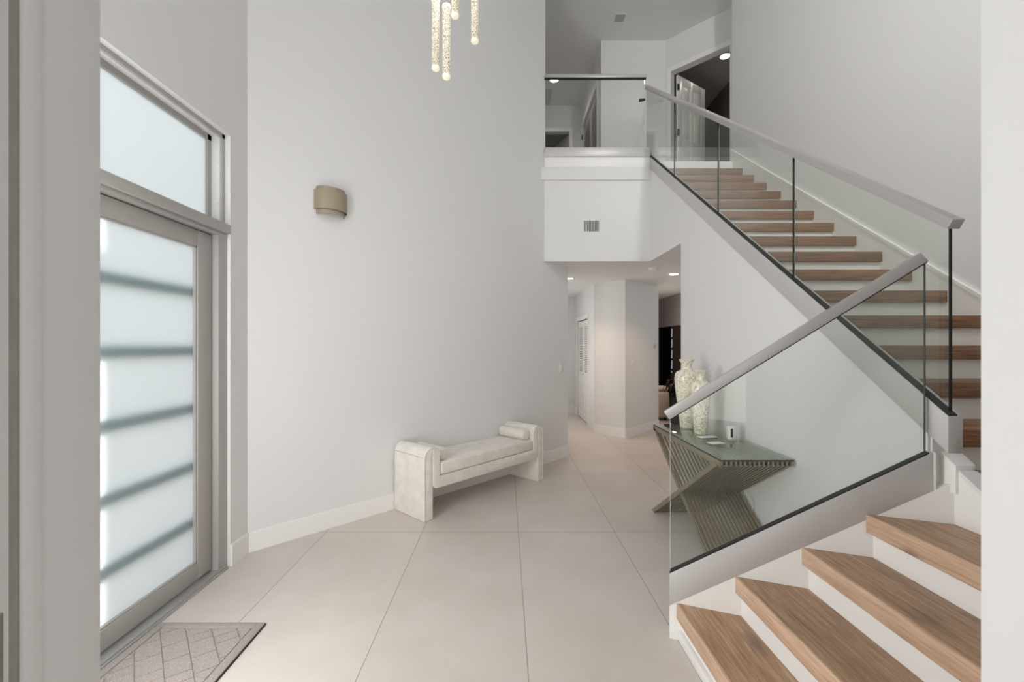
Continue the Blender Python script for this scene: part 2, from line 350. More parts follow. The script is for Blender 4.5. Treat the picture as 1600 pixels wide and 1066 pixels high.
# angled wall: full height to the balcony, lower part runs on to the hall jamb
A0 = C0 - WD*0.02; EU = on_wall(852); EL = on_wall(887.3)
def vprism(p, q, z0, z1, th):
    n = -WN*th
    return [(p.x, p.y, z0), (q.x, q.y, z0), (q.x+n.x, q.y+n.y, z0), (p.x+n.x, p.y+n.y, z0)], (0, 0, z1-z0)
wa = MB(); pts, v = vprism(A0, EU, SOF, ZC, 0.12); wa.prism(pts, v)
pts, v = vprism(A0, EL, 0, SOF, 0.12); wa.prism(pts, v)
struct(wa.build('wall_angled', M['wall'], smooth=False))
# front wall: camera stands in its wide cased opening
JL, JR = -0.702, 0.823
wf = MB(); wf.box(-3.4, JL, 0.60, 0.76, 0, ZC); wf.box(JR, 3.3, 0.60, 0.76, 0, ZC); wf.box(JL, JR, 0.60, 0.76, 2.6, ZC)
struct(wf.build('wall_front', M['wall'], smooth=False))
# room behind the camera
struct(MB().box(-3.4, -3.28, -3.2, 0.6, 0, 2.7).build('wall_back_room_left', M['wall'], smooth=False))
struct(MB().box(3.28, 3.4, -3.2, 0.6, 0, 2.7).build('wall_back_room_right', M['wall'], smooth=False))
struct(MB().box(-3.4, 3.4, -3.3, -3.2, 0, 2.7).build('wall_back_room_rear', M['wall'], smooth=False))
struct(MB().box(-3.4, 3.4, -3.3, 0.6, 2.62, 2.74).build('ceiling_back_room', M['ceil'], smooth=False))
# stairwell right wall
struct(MB().box(XW, XW+0.12, 0.7, 6.02, 0, ZC).build('wall_right', M['wall'], smooth=False))
# wall carrying the upper railing
sh_sl = 0.7118
NY, NZ = 1.856, FX(1481.5, 650.6, XS)[2]
shz = lambda y: NZ + sh_sl*(y-NY)
SHH = 0.157
ws = MB()
Yj = 1.87*F/(1064-X0)
y1 = YB+0.002
ws.prism([(1.87, 1.935, 0), (1.87, Yj, 0), (1.87, Yj, SOF), (1.87, y1, SOF), (1.87, y1, shz(y1)-SHH+0.004), (1.87, 1.935, shz(1.935)-SHH+0.004)], (0.09, 0, 0))
struct(ws.build('wall_stair', M['wall'], smooth=False))
# upper floor slab with fascia and mouldings
WB = C0 + WD*((YB-C0.y)/WD.y)
fl = MB()
fl.prism([(0.50, YB, SOF), (1.87, YB, SOF), (1.87, nose(15), SOF), (6.2, nose(15), SOF), (6.2, 12.4, SOF), (-2.6, 12.4, SOF), (-2.6, 6.3, SOF), (0.35, 6.3, SOF)], (0, 0, UF-SOF))
fl.box(1.9605, 3.08, Yj, nose(15)-0.001, SOF, SOF+0.05); fl.box(1.8705, 1.9605, YB+0.003, nose(15)-0.001, SOF, SOF+0.05)
struct(fl.build('ceiling_hall', M['wall'], smooth=False))
z262 = FY(900, 262, YB)[2]; z282 = FY(900, 282, YB)[2]; z246 = FY(900, 246, YB)[2]
struct(MB().box(0.46, 1.868, YB-0.028, YB+0.01, z282, z262, 0.004).build('trim_1', M['wall']))
struct(MB().box(0.51, 1.868, YB-0.010, YB+0.01, z262, z246, 0.003).build('trim_2', M['trim']))
# upper landing white edge board
struct(MB().box(1.96, 3.07, nose(15)-0.012, nose(15)+0.03, UF-0.125, UF+0.004, 0.003).build('trim_3', M['trim']))

# ---- upper hall
YK = 7.355; XK0 = 149*YK/F; XK1 = (1037.5-X0)*YK/F
struct(MB().box(XK0, XK1+0.05, YK, YK+0.12, UF, ZC).build('wall_upper_back', M['wall'], smooth=False))
uh = MB(); uh.box(XK0, XK0+0.12, YK+0.12, 7.62, UF, ZC); uh.box(XK0, XK0+0.12, 9.12, 9.35, UF, ZC); uh.box(XK0, XK0+0.12, 7.62, 9.12, UF+2.03, ZC)
struct(uh.build('wall_upper_side', M['wall'], smooth=False))
ue = MB(); ue.box(0.1, 0.60, 9.35, 9.47, UF, ZC); ue.box(1.355, XK0+0.1, 9.35, 9.47, UF, ZC); ue.box(0.60, 1.355, 9.35, 9.47, UF+2.04, ZC)
struct(ue.build('wall_upper_end', M['wall'], smooth=False))
struct(MB().box(0.08, 0.2, 5.9, 9.4, UF, ZC).build('wall_upper_left', M['wall'], smooth=False))
dk = MB(); dk.box(0.4, 1.7, 11.2, 11.3, UF, ZC); dk.box(0.3, 0.4, 9.47, 11.3, UF, ZC); dk.box(1.7, 1.8, 9.47, 11.3, UF, ZC)
struct(dk.build('wall_upper_dark_room', M['taupe'], smooth=False))
# angled wall with the open door, (X+Y = 10.02)
S45 = math.sqrt(0.5)
K = Vector((XK1, 10.02-XK1))
def ang(t0, t1, z0, z1, th=0.12):
    a = K + Vector((S45, -S45))*t0; b = K + Vector((S45, -S45))*t1; n = Vector((S45, S45))*th
    return [(a.x, a.y, z0), (b.x, b.y, z0), (b.x+n.x, b.y+n.y, z0), (a.x+n.x, a.y+n.y, z0)], (0, 0, z1-z0)
DT0, DT1 = 0.13, 1.05
wd = MB()
for a in ((0, DT0, UF, ZC), (DT1, 2.3, UF, ZC), (DT0, DT1, UF+2.03, ZC)): p_, v_ = ang(*a); wd.prism(p_, v_)
struct(wd.build('wall_upper_angled', M['wall'], smooth=False))
ur = MB(); ur.box(4.30, 4.42, 4.0, 12, UF, ZC); ur.box(1.9, 4.4, 10.6, 10.7, UF, ZC)
struct(ur.build('wall_upper_room', M['taupe'], smooth=False))
struct(MB().box(3.2, 4.4, 5.9, 6.02, UF, ZC).build('wall_upper_landing', M['wall'], smooth=False))
# ---- lower hall
def wallseg(a, b, z0, z1, th):
    a = Vector(a); b = Vector(b); d = (b-a).normalized(); n = Vector((-d.y, d.x))*th
    return [(a.x, a.y, z0), (b.x, b.y, z0), (b.x+n.x, b.y+n.y, z0), (a.x+n.x, a.y+n.y, z0)], (0, 0, z1-z0)
HC = (1.975, 7.29); HR = (2.84, 8.20); HL = (1.56, 7.76)
hp = MB()
hp.prism([(HC[0], HC[1], 0), (HR[0], HR[1], 0), (HR[0]-0.09, HR[1]+0.09, 0), (HC[0], HC[1]+0.16, 0), (HL[0]+0.10, HL[1]+0.06, 0), (HL[0]+0.02, HL[1]+0.04, 0), (HL[0]+.008, HL[1]-.006, 0)], (0, 0, SOF))
struct(hp.build('wall_hall_corner', M['wall'], smooth=False))
cw = MB(); cw.box(1.56, 1.68, HL[1], 8.36, 0, SOF); cw.box(1.56, 1.68, 9.60, 10.1, 0, SOF); cw.box(1.56, 1.68, 8.36, 9.60, 2.05, SOF)
struct(cw.build('wall_closet', M['wall'], smooth=False))
struct(MB().box(0.4, 1.7, 10.0, 10.1, 0, SOF).build('wall_hall_end', M['wall'], smooth=False))
struct(MB().box(0.35, 0.47, 6.3, 10.1, 0, SOF).build('wall_hall_left', M['wall'], smooth=False))
fr = MB(); fr.box(3.63, 3.75, 7.6, 8.7, 0, SOF); fr.box(3.63, 3.75, 8.7, 11.2, 1.96, SOF); fr.box(3.63, 3.75, 11.2, 12.4, 0, SOF)
struct(fr.build('wall_far', M['mauve'], smooth=False))
struct(MB().box(1.96, 5.5, 6.7, 6.8, 0, SOF).build('wall_under_stair', M['wall'], smooth=False)) if False else None
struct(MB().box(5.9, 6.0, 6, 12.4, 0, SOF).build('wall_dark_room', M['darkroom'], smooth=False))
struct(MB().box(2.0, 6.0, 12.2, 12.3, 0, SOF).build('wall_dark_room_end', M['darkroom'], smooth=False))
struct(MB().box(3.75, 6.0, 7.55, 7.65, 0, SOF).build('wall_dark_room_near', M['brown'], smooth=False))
# outer shell
struct(MB().box(6.2, 6.32, 0, 12.6, 0, ZC).build('wall_outer_right', M['wall'], smooth=False))
struct(MB().box(-3.4, 6.4, 12.4, 12.52, 0, ZC).build('wall_outer_rear', M['wall'], smooth=False))
struct(MB().box(-2.7, -2.58, 3.4, 12.5, 0, ZC).build('wall_outer_left', M['wall'], smooth=False))
struct(MB().box(-2.7, -2.05, 3.27, 3.42, 0, ZC).build('wall_outer_return', M['wall'], smooth=False))
struct(MB().box(3.2, 6.3, 0.60, 0.76, 0, ZC).build('wall_outer_front', M['wall'], smooth=False))
# outdoors seen as light on the frosted glass
struct(MB().box(-14, -3.42, -8, 12, -0.2, -0.06).build('floor_outside', M['paving'], smooth=False))
po = MB(); po.box(-6.15, -6.0, 0.70, 7.0, -0.06, 6.8); po.box(-6.15, -6.0, -1.5, 0.70, 4.10, 4.5)  # unseen wall and beam added to keep sun off most of the pane
struct(po.build('wall_sun_blocker', M['stucco'], smooth=False))
struct(MB().box(-3.41, -2.07, 0.5, 3.4, -0.12, -0.02).build('floor_porch', M['paving'], smooth=False))

# ---- baseboards (flat board with eased top)
BH = 0.15
def baseboard(name, a, b, h=BH, th=0.014, side=1):
    a = Vector(a); b = Vector(b); d = (b-a).normalized(); n = Vector((d.y, -d.x))*th*side
    m_ = MB()
    def seg(z0, z1, k0, k1):
        q = [(a.x, a.y, z0), (b.x, b.y, z0), (b.x+n.x*k0, b.y+n.y*k0, z0), (a.x+n.x*k0, a.y+n.y*k0, z0)]
        m_.prism(q, (0, 0, z1-z0))
    seg(0, h-0.008, 1, 1); seg(h-0.008, h, 0.6, 0.6)
    return struct(m_.build(name, M['trim'], smooth=False))
baseboard('baseboard_angled', C0 + WD*0.0, EL + WD*0.012)
baseboard('baseboard_left', (WX, DY1-0.0), (WX, 3.262))
baseboard('baseboard_hall_corner_right', HC, HR, th=.012)
baseboard('baseboard_hall_corner_left', HL, HC, th=.012)
baseboard('baseboard_hall_end', (0.47, 10.0), (1.56, 10.0), th=.012)
baseboard('baseboard_closet', (1.56, 10.0), (1.56, 9.68), th=.012)
baseboard('baseboard_stair', (1.87, 4.70), (1.87, 2.0), th=.012)
baseboard('baseboard_far', (3.63, 8.7), (3.63, 7.7), th=.012)

# ================================================================ entry door, transom
door = empty('door_1', (-1.965, 2.42, 0.0)); struct(door, 'grey framed entry door with frosted glass and five horizontal bars')
ff = MB(); XF = -1.928   # frame front
ff.box(-2.06, XF, 2.965, 3.058, 0.0, 2.30, 0.003); ff.box(-2.06, XF, 1.80, 1.875, 0.0, 2.30, 0.003)
ff.build('door_frame', M['doorgrey'], door)
MB().box(-2.06, -1.90, 1.80, 3.058, 2.30, 2.362, 0.004).box(-2.06, -1.925, 1.80, 3.058, 2.275, 2.30, 0.002).build('transom_bar', M['doorgrey'], door)
LY0, LY1, LX = 1.88, 2.958, -1.968
leaf = MB(); leaf.box(-2.02, LX, 2.825, LY1, 0.035, 2.268, 0.003); leaf.box(-2.02, LX, LY0, 2.00, 0.035, 2.268, 0.003)
leaf.box(-2.02, LX, 2.00, 2.825, 0.035, 0.137, 0.003); leaf.box(-2.02, LX, 2.00, 2.825, 2.165, 2.268, 0.003)
lf = leaf.build('door_leaf', M['doorgrey'], door)
pn = MB().box(-2.002, -1.994, 2.00, 2.825, 0.137, 2.165).build('glass_pane', M['frost'], lf)
gb = MB()
for (a, b, c, d) in ((2.00, 2.012, .137, 2.165), (2.813, 2.825, .137, 2.165)): gb.box(-1.993, -1.975, a, b, c, d)
gb.box(-1.993, -1.975, 2.0, 2.825, .137, .147); gb.box(-1.993, -1.975, 2.0, 2.825, 2.155, 2.165)
gb.build('glazing_bead', M['doorgrey'], lf)
for zc in (1.872, 1.499, 1.130, 0.760, 0.402):
    MB().box(-2.030, -2.014, 2.0, 2.825, zc-0.033, zc+0.033, 0.004).build('glass_bar', M['bar'], lf)
MB().box(-2.06, -1.915, 1.80, 3.03, 0.0, 0.022, 0.004).box(-1.915, -1.90, 1.80, 3.03, 0.0, 0.012, 0.002).build('threshold', M['sill'], door)
hd = MB()
hd.tube([(LX, 1.94, 1.02), (LX+0.06, 1.94, 1.02)], 0.012).tube([(LX+0.055, 1.93, 1.02), (LX+0.055, 2.05, 1.02)], 0.010)
hd.build('door_handle', M['steel'], lf)
tr = empty('window_1', (-2.0, 2.42, 2.362)); struct(tr, 'frosted transom window above the grey entry door')
t = MB(); XG = -2.045
for x_a, x_b, wdt in ((-1.962, -1.945, 0.028), (XG-0.02, XG+0.012, 0.045)):
    t.box(x_a, x_b, DY1-wdt, DY1, 2.362, DTOP); t.box(x_a, x_b, 1.80, 1.80+wdt, 2.362, DTOP)
    t.box(x_a, x_b, 1.80, DY1, DTOP-wdt, DTOP); t.box(x_a, x_b, 1.80, DY1, 2.362, 2.362+(wdt if x_a < -2 else 0.004))
t.build('window_frame', M['doorgrey'], tr)
t = MB(); t.box(XG+.012, -1.962, DY1-0.008, DY1-0.001, 2.362, DTOP); t.box(XG+.012, -1.962, 1.80, DY1, DTOP-0.008, DTOP-.001)
t.build('window_reveal', M['trim'], tr)
MB().box(XG-0.012, XG-0.004, 1.82, DY1-0.03, 2.37, DTOP-0.03).build('glass_pane', M['frost'], tr)
for zc in (2.52, 2.66, 2.80):
    MB().lathe([(0.007, 0), (0.007, 0.002), (0.003, 0.004)], -1.985, DY1-0.008, zc, 16, axis=(0, -1, 0)).build('screw_cap', M['paper'], tr)

# ================================================================ opening jamb details (camera side)
struct(MB().box(JL-0.05, JL+0.004, 0.636, 0.762, 0, 2.6, 0.003).build('trim_4', M['wall']))
struct(MB().box(JL-0.05, JL+0.009, 0.636, 0.662, 0, 2.6, 0.004).build('trim_5', M['wall']))
struct(MB().box(JR-0.004, JR+0.05, 0.597, 0.7625, 0, 2.6, 0.003).build('trim_6', M['wall']))
struct(MB().box(JL-0.05, JL+0.0005, 0.606, 0.637, 0, 2.6).build('trim_7', M['gapshade']))
struct(MB().box(JL-0.06, JL+0.004, 0.45, 0.6215, 0, 2.6, 0.002).build('trim_8', M['wall']))
sp = MB(); sp.box(JL+0.004, JL+0.0065, 0.56, 0.612, 0.86, 1.16, 0.001)
tag(sp.build('strike_plate', M['kick']), 'scuffed metal strike plate on the near edge of the left opening jamb', 'strike plate')

# ================================================================ staircases
S_Y = lambda x: 2.295 - 0.397*(x-0.89)
E2 = Vector((0.9294, -0.369)); N2 = Vector((0.369, 0.9294)); A2 = Vector((0.856, 2.308))
TT = 0.081
low = empty('staircase', (1.3, 1.6, 0)); tag(low, 'short lower flight of oak treads with white risers turning right of the entry floor', 'staircase')
LN = [0.888, 1.141, 1.402, 1.632]; YN = 0.80
OH = 0.025
def nosing(x, z, tread):
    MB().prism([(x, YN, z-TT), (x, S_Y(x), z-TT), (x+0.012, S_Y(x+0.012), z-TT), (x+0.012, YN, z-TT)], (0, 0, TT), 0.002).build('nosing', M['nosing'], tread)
for j, x in enumerate(LN[:3]):
    z = (j+1)*RS; xb = LN[j+1] + OH + 0.004; xa = x+0.0118
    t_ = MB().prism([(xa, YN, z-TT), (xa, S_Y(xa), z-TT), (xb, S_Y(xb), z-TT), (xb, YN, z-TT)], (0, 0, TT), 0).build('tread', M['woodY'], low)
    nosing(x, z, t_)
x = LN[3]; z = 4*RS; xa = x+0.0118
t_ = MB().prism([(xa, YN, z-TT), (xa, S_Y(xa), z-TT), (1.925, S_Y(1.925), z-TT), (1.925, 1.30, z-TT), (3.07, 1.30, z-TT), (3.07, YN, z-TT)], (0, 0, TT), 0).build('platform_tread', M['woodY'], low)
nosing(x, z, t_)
for j, x in enumerate(LN):
    z0 = j*RS; xr = x + OH
    MB().prism([(xr, YN, z0), (xr, S_Y(xr), z0), (xr+0.03, S_Y(xr+0.03), z0), (xr+0.03, YN, z0)], (0, 0, RS-TT), 0).build('riser', M['trim'], low)
MB().box(LN[0]+0.005, LN[0]+OH, YN, S_Y(LN[0])-0.02, 0, 0.055, 0.003).build('base_moulding', M['trim'], low)
# stringer board below the lower shoe
ls_z = lambda s: 0.336 + 0.681*s
LSH = 0.167
def sp_(s, z, off=0.0): return (A2.x + E2.x*s + N2.x*off, A2.y + E2.y*s + N2.y*off, z)
MB().prism([sp_(0, 0, .001), sp_(1.146, 0, .001), sp_(1.146, ls_z(1.146)-LSH, .001), sp_(0, ls_z(0)-LSH, .001)], (N2.x*0.10, N2.y*0.10, 0)).build('stringer', M['trim'], low)

up = empty('staircase', (2.5, 3.8, 0.95)); tag(up, 'long upper flight of oak treads with white risers climbing to the balcony', 'staircase')
XL = 1.992
for k in range(-1, 15):
    z = zt(k); x_l = XL if k < 1 else 1.962
    y_a, y_b = nose(k), nose(k+1) + OH + 0.012
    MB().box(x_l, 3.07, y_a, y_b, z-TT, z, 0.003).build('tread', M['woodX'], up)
for k in range(-1, 16):
    z1 = zt(k)-TT if k < 15 else zt(k)-0.125
    x_l = XL if k < 1 else 1.962
    MB().box(x_l, 3.07, nose(k)+OH, nose(k)+OH+0.012, zt(k-1), z1).build('riser', M['trim'], up)
# skirt on the right wall, curb and block on the left
p0 = FX(1537, 462, XW); p1 = FX(1145, 235, XW)
skz = lambda y: p0[2] + (p1[2]-p0[2])*(y-p0[1])/(p1[1]-p0[1])
MB().prism([(3.068, 1.0, skz(1.0)-0.9), (3.068, 1.0, skz(1.0)), (3.068, 6.015, skz(6.015)), (3.068, 6.015, skz(6.015)-0.9)], (0.017, 0, 0)).build('wall_skirt', M['trim'], up)
MB().prism([(3.062, 1.0, skz(1.0)-0.022), (3.062, 1.0, skz(1.0)+0.006), (3.062, 6.015, skz(6.015)+0.006), (3.062, 6.015, skz(6.015)-0.022)], (0.023, 0, 0)).build('skirt_cap', M['trim'], up)
cz = lambda y: 0.96 + 0.70*(y-1.813)
MB().prism([(1.918, 1.32, 4*RS), (1.918, 1.32, cz(1.32)), (1.918, 1.895, cz(1.895)), (1.918, 1.895, 4*RS)], (0.0695, 0, 0)).build('curb', M['trim'], up)
MB().prism([(1.912, 1.30, cz(1.30)-.012), (1.912, 1.30, cz(1.30)+0.008), (1.912, 1.86, cz(1.86)+0.008), (1.912, 1.86, cz(1.86)-.012)], (0.080, 0, 0)).build('curb_cap', M['wall'], up)
MB().prism([(1.905, 1.869, 0.90), (1.905, 1.869, 1.021), (1.905, 1.935, 1.021+0.7*.066), (1.905, 1.935, 0.90)], (0.0865, 0, 0), 0.002).build('newel_block', M['trim'], up)

# ================================================================ glass railings
# upper flight
ru = empty('glass_railing', (XS+0.03, 3.8, 2.0)); tag(ru, 'long sloping glass railing with silver handrail along the upper flight', 'railing')
fy = FX(1007.5, 231.6, XS)[1]
def sl(y0, y1, zf, h, x0, x1): return [(x0, y0, zf(y0)-h), (x0, y0, zf(y0)), (x0, y1, zf(y1)), (x0, y1, zf(y1)-h)], (x1-x0, 0, 0)
p_, v_ = sl(NY, fy, shz, SHH, XS, XS+0.063); MB().prism(p_, v_, 0.002).build('base_shoe', M['steel'], ru)
p_, v_ = sl(NY+.001, fy, lambda y: shz(y)+0.006, 0.008, XS+0.003, XS+0.040); MB().prism(p_, v_).build('gasket', M['black'], ru)
hb_n = FX(1480, 358, XS+0.002); hb_f = FX(1008, 139.5, XS+0.002); hsl = (hb_f[2]-hb_n[2])/(hb_f[1]-hb_n[1])
hz = lambda y: hb_n[2] + hsl*(y-hb_n[1])
js = [1.873] + [ (XS+0.022)*F/(px-X0) for px in (1240.0, 1122.3, 1053.5)] + [fy+0.02]
for i in range(len(js)-1):
    a, b = js[i] + (0.006 if i else 0), js[i+1]-0.006
    gp = MB().prism([(XS+0.020, a, shz(a)-0.03), (XS+0.020, a, hz(a)+0.012), (XS+0.020, b, hz(b)+0.012), (XS+0.020, b, shz(b)-0.03)], (0.012, 0, 0)).build('glass_panel', M['glass'], ru, smooth=False)
    MB().prism([(XS+0.0195, a-0.0015, shz(a)), (XS+0.0195, a-0.0015, hz(a)), (XS+0.0195, a+0.0005, hz(a)), (XS+0.0195, a+0.0005, shz(a))], (0.013, 0, 0)).build('polished_edge', M['edge'], gp, smooth=False)
    if i: MB().box(XS+0.0325, XS+0.0350, a-0.002, a+0.004, shz(a)-.0, hz(a)).build('pale_edge', M['paleedge'], gp, smooth=False)
th = math.atan(hsl); dv = Vector((0, math.cos(th), math.sin(th))); nv = Vector((0, -math.sin(th), math.cos(th)))
B0 = Vector((XS+0.002, hb_n[1], hb_n[2])); L = (hb_f[1]+0.02-hb_n[1])/math.cos(th)
MB().prism([B0, B0+nv*0.042, B0+nv*0.042+Vector((0.052, 0, 0)), B0+Vector((0.052, 0, 0))], dv*L, 0.002).build('handrail', M['rail'], ru)
MB().lathe([(0.007, 0), (0.007, 0.002), (0.004, 0.003)], XS+0.036, NY, NZ-0.105, 16, axis=(0, -1, 0)).build('screw', M['rail'], ru)
# lower flight
rl = empty('glass_railing', (1.35, 2.1, 0.5)); tag(rl, 'short glass railing with silver handrail rising beside the lower oak steps', 'railing')
def slope_s(s0, s1, zf, h, off): return [sp_(s0, zf(s0)-h, off), sp_(s0, zf(s0), off), sp_(s1, zf(s1), off), sp_(s1, zf(s1)-h, off)]
SE = 1.072
MB().prism(slope_s(0, SE, ls_z, LSH, 0.0), (N2.x*0.06, N2.y*0.06, 0), 0.002).build('base_shoe', M['steel'], rl)
MB().prism(slope_s(0.001, SE-.012, lambda s: ls_z(s)+0.006, 0.008, 0.004), (N2.x*0.038, N2.y*0.038, 0)).build('gasket', M['black'], rl)
MB().prism([sp_(SE+.001, ls_z(SE)-LSH, 0.0), sp_(SE+.001, ls_z(SE), 0.0), sp_(SE+0.010, ls_z(SE), 0), sp_(SE+0.010, ls_z(SE)-LSH, 0)], (N2.x*0.055, N2.y*0.055, 0), 0.001).build('end_cap', M['trim'], rl)
lh = lambda s: 1.142 + 0.716*s
g0, g1 = 0.004, 1.052
gp = MB().prism([sp_(g0, ls_z(g0)-0.03, 0.020), sp_(g0, lh(g0)+0.012, 0.020), sp_(g1, lh(g1)+0.012, 0.020), sp_(g1, ls_z(g1)-0.03, 0.020)], (N2.x*0.012, N2.y*0.012, 0)).build('glass_panel', M['glass'], rl, smooth=False)
MB().prism([sp_(g0-.0015, ls_z(g0), 0.0195), sp_(g0-.0015, lh(g0), 0.0195), sp_(g0+.0005, lh(g0), 0.0195), sp_(g0+.0005, ls_z(g0), 0.0195)], (N2.x*0.013, N2.y*0.013, 0)).build('polished_edge', M['paleedge'], gp, smooth=False)
MB().prism([sp_(g1-.0005, ls_z(g1), 0.0195), sp_(g1-.0005, lh(g1), 0.0195), sp_(g1+.0018, lh(g1), 0.0195), sp_(g1+.0018, ls_z(g1), 0.0195)], (N2.x*0.013, N2.y*0.013, 0)).build('polished_edge', M['edge'], gp, smooth=False)
th = math.atan(0.716); dv = Vector((E2.x*math.cos(th), E2.y*math.cos(th), math.sin(th))); nv = Vector((-E2.x*math.sin(th), -E2.y*math.sin(th), math.cos(th)))
B0 = Vector(sp_(0, lh(0), 0.0)); n3 = Vector((N2.x*0.05, N2.y*0.05, 0)); L = 1.057/math.cos(th)
MB().prism([B0, B0+nv*0.047, B0+nv*0.047+n3, B0+n3], dv*L, 0.002).build('handrail', M['rail'], rl)
MB().prism([B0+nv*-0.004+n3*0.05, B0+n3*0.05, B0+n3*0.95, B0+nv*-0.004+n3*0.95], dv*(L-.005)).build('rail_gasket', M['black'], rl, smooth=False)
# balcony
rb = empty('glass_railing', (1.15, YB, UF)); tag(rb, 'level glass railing with pale handrail across the upstairs balcony', 'railing')
zb0 = FY(900, 245.8, YB)[2]; zb1 = FY(900, 231.6, YB)[2]
xl = 0.505
MB().box(xl, XS-0.004, YB-0.024, YB+0.045, zb0, zb1, 0.002).build('base_shoe', M['steel'], rb)
zt0 = FY(900, 122.3, YB)[2]; zt1 = FY(900, 116.7, YB)[2]
MB().box(xl+0.005, XS-0.06, YB+0.004, YB+0.016, zb1-.02, zt0+0.01).build('glass_panel', M['glass'], rb, smooth=False)
MB().box(xl, XS-0.042, YB-0.016, YB+0.036, zt0+0.003, zt1, 0.002).build('handrail', M['rail'], rb)
MB().box(xl, XS-0.042, YB-0.010, YB+0.030, zt0-0.006, zt0+0.004).build('rail_gasket', M['black'], rb)
c_ = FY(1002, 156, YB)
MB().box(c_[0]-0.025, c_[0]+0.02, YB-0.012, YB+0.03, c_[2]-0.012, c_[2]+0.012, 0.003).box(c_[0]+0.012, c_[0]+0.05, YB-0.010, YB+0.02, c_[2]-0.006, c_[2]+0.016, 0.003).build('glass_clamp', M['black'], rb)

# ================================================================ upholstered bench
bd = Vector((1.128, 1.212)).normalized(); brz = math.atan2(bd.y, bd.x)
fa = Vector((-0.709, 3.815))                       # front outer foot corner
BD, BL, BHH = 0.46, 1.655, 0.635
bn = Vector((-bd.y, bd.x))
borg = fa + bd*BL/2 + bn*BD/2 + Vector((bd.y, -bd.x))*0.01
bench = empty('bench', (borg.x, borg.y, 0), brz); tag(bench, 'cream upholstered bench with rounded arms standing against the angled white wall', 'bench')
def bprof(pts, y0, y1, name, bev=0.012, mat='boucle', par=None):
    m_ = MB(); m_.prism([(p[0], y0, p[1]) for p in pts], (0, y1-y0, 0), bev, 3)
    return m_.build(name, M[mat], par or bench, local=True, ang=50)
hl, hd_ = BL/2, BD/2
RA = 0.088
def arc(cx, cz, r, a0, a1, n=12): return [(cx + r*math.cos(R(a0+(a1-a0)*i/n)), cz + r*math.sin(R(a0+(a1-a0)*i/n))) for i in range(n+1)]
for s in (-1, 1):
    o = s*hl
    def mir(P): return [(s*(-hl) + s*0 + s*p[0]*1.0, p[1]) for p in P]
    zc = BHH - RA
    P = [(0, 0), (0, zc)] + arc(RA, zc, RA, 180, 90, 10) + [(0.098, BHH-0.002), (0.098, 0)]
    q = [(s*(p[0]-hl), p[1]) for p in P]
    bprof(q, -hd_, hd_, 'arm_panel', 0.010)
zc = BHH - RA
Rr = 0.05
inner = [( -hl+0.092, 0.264+Rr)] + [(-hl+0.092, zc+0.04)] + arc(-hl+RA, zc, RA-0.002, 88, 0, 10) + [(-hl+2*RA, 0.368)] + [(hl-2*RA, 0.368)] + arc(hl-RA, zc, RA-0.002, 180, 92, 10) + [(hl-0.092, zc+0.04), (hl-0.092, 0.264+Rr)] + arc(hl-0.092-Rr, 0.264+Rr, Rr, 0, -90, 6) + arc(-hl+0.092+Rr, 0.264+Rr, Rr, 270, 180, 6)[:-1]
bprof(inner, -hd_-0.002, hd_+0.0, 'seat_frame', 0.008)
for s in (-1, 1):   # seam piping following the arm curve
    a_ = [(s*(p[0]-hl), p[1]) for p in [(0.004, 0.02), (0.004, zc)] + arc(RA, zc, RA-0.004, 180, 5, 14)]
    MB().tube([(x, -hd_-0.001, z) for x, z in a_], 0.005, 8).build('piping', M['boucle'], bench, local=True)
cu = MB(); cu.box(-hl+2*RA+0.004, hl-2*RA-0.004, -hd_-0.004, hd_-0.01, 0.372, 0.486, 0.022, 4)
cush = cu.build('cushion', M['boucle'], bench, local=True, ang=60)
# two bolsters resting on the seat
def bolster(u, label):
    e = empty('bolster_pillow', (borg.x + bd.x*u, borg.y + bd.y*u, 0.486), brz)
    r = 0.058; prof = [(0.002, -0.19), (r*0.55, -0.19), (r*0.86, -0.185), (r, -0.168), (r*1.015, 0), (r, 0.168), (r*0.86, 0.185), (r*0.55, 0.19), (0.002, 0.19)]
    MB().lathe(prof, 0, 0, r, 36, axis=(0, 1, 0)).build('cover', M['boucle'], e, local=True, ang=50)
    for sy in (-1, 1):
        MB().tube([(r*0.9*math.cos(a/24*2*math.pi), sy*0.183, r + r*0.9*math.sin(a/24*2*math.pi)) for a in range(25)], 0.0028, 6).build('piping', M['boucle'], e, local=True)
    return tag(e, label, 'pillow')
bolster(hl-2*RA-0.062, 'cream bolster pillow at the far right end of the bench')
bolster(-hl+2*RA+0.070, 'cream bolster pillow tucked behind the near left arm of the bench')

# ================================================================ wall sconce
wc = on_wall(516); sz = H + (Y0-318)*wc.y/F
sc_e = empty('wall_sconce', (wc.x, wc.y, sz-0.105), math.atan2(WD.y, WD.x)); tag(sc_e, 'beige half round wall sconce on the angled white wall', 'wall lamp')
def shell(w_, d_, z0, z1, name, th=0.006):
    m_ = MB(); b = bmesh.new(); n = 28
    def ring(w, d, z): return [b.verts.new((-w*math.cos(math.pi*i/n), -d*(math.sin(math.pi*i/n)**0.8), z)) for i in range(n+1)]
    o0, o1, i0, i1 = ring(w_, d_, z0), ring(w_, d_, z1), ring(w_-th, d_-th, z0), ring(w_-th, d_-th, z1)
    for i in range(n):
        b.faces.new((o0[i], o0[i+1], o1[i+1], o1[i])); b.faces.new((i0[i+1], i0[i], i1[i], i1[i+1]))
        b.faces.new((o0[i+1], o0[i], i0[i], i0[i+1])); b.faces.new((o1[i], o1[i+1], i1[i+1], i1[i]))
    m_._add(b); return m_.build(name, M['sconce'], sc_e, local=True)
shell(0.118, 0.088, -0.006, 0.218, 'inner_shade'); shell(0.137, 0.104, 0.030, 0.188, 'outer_band')
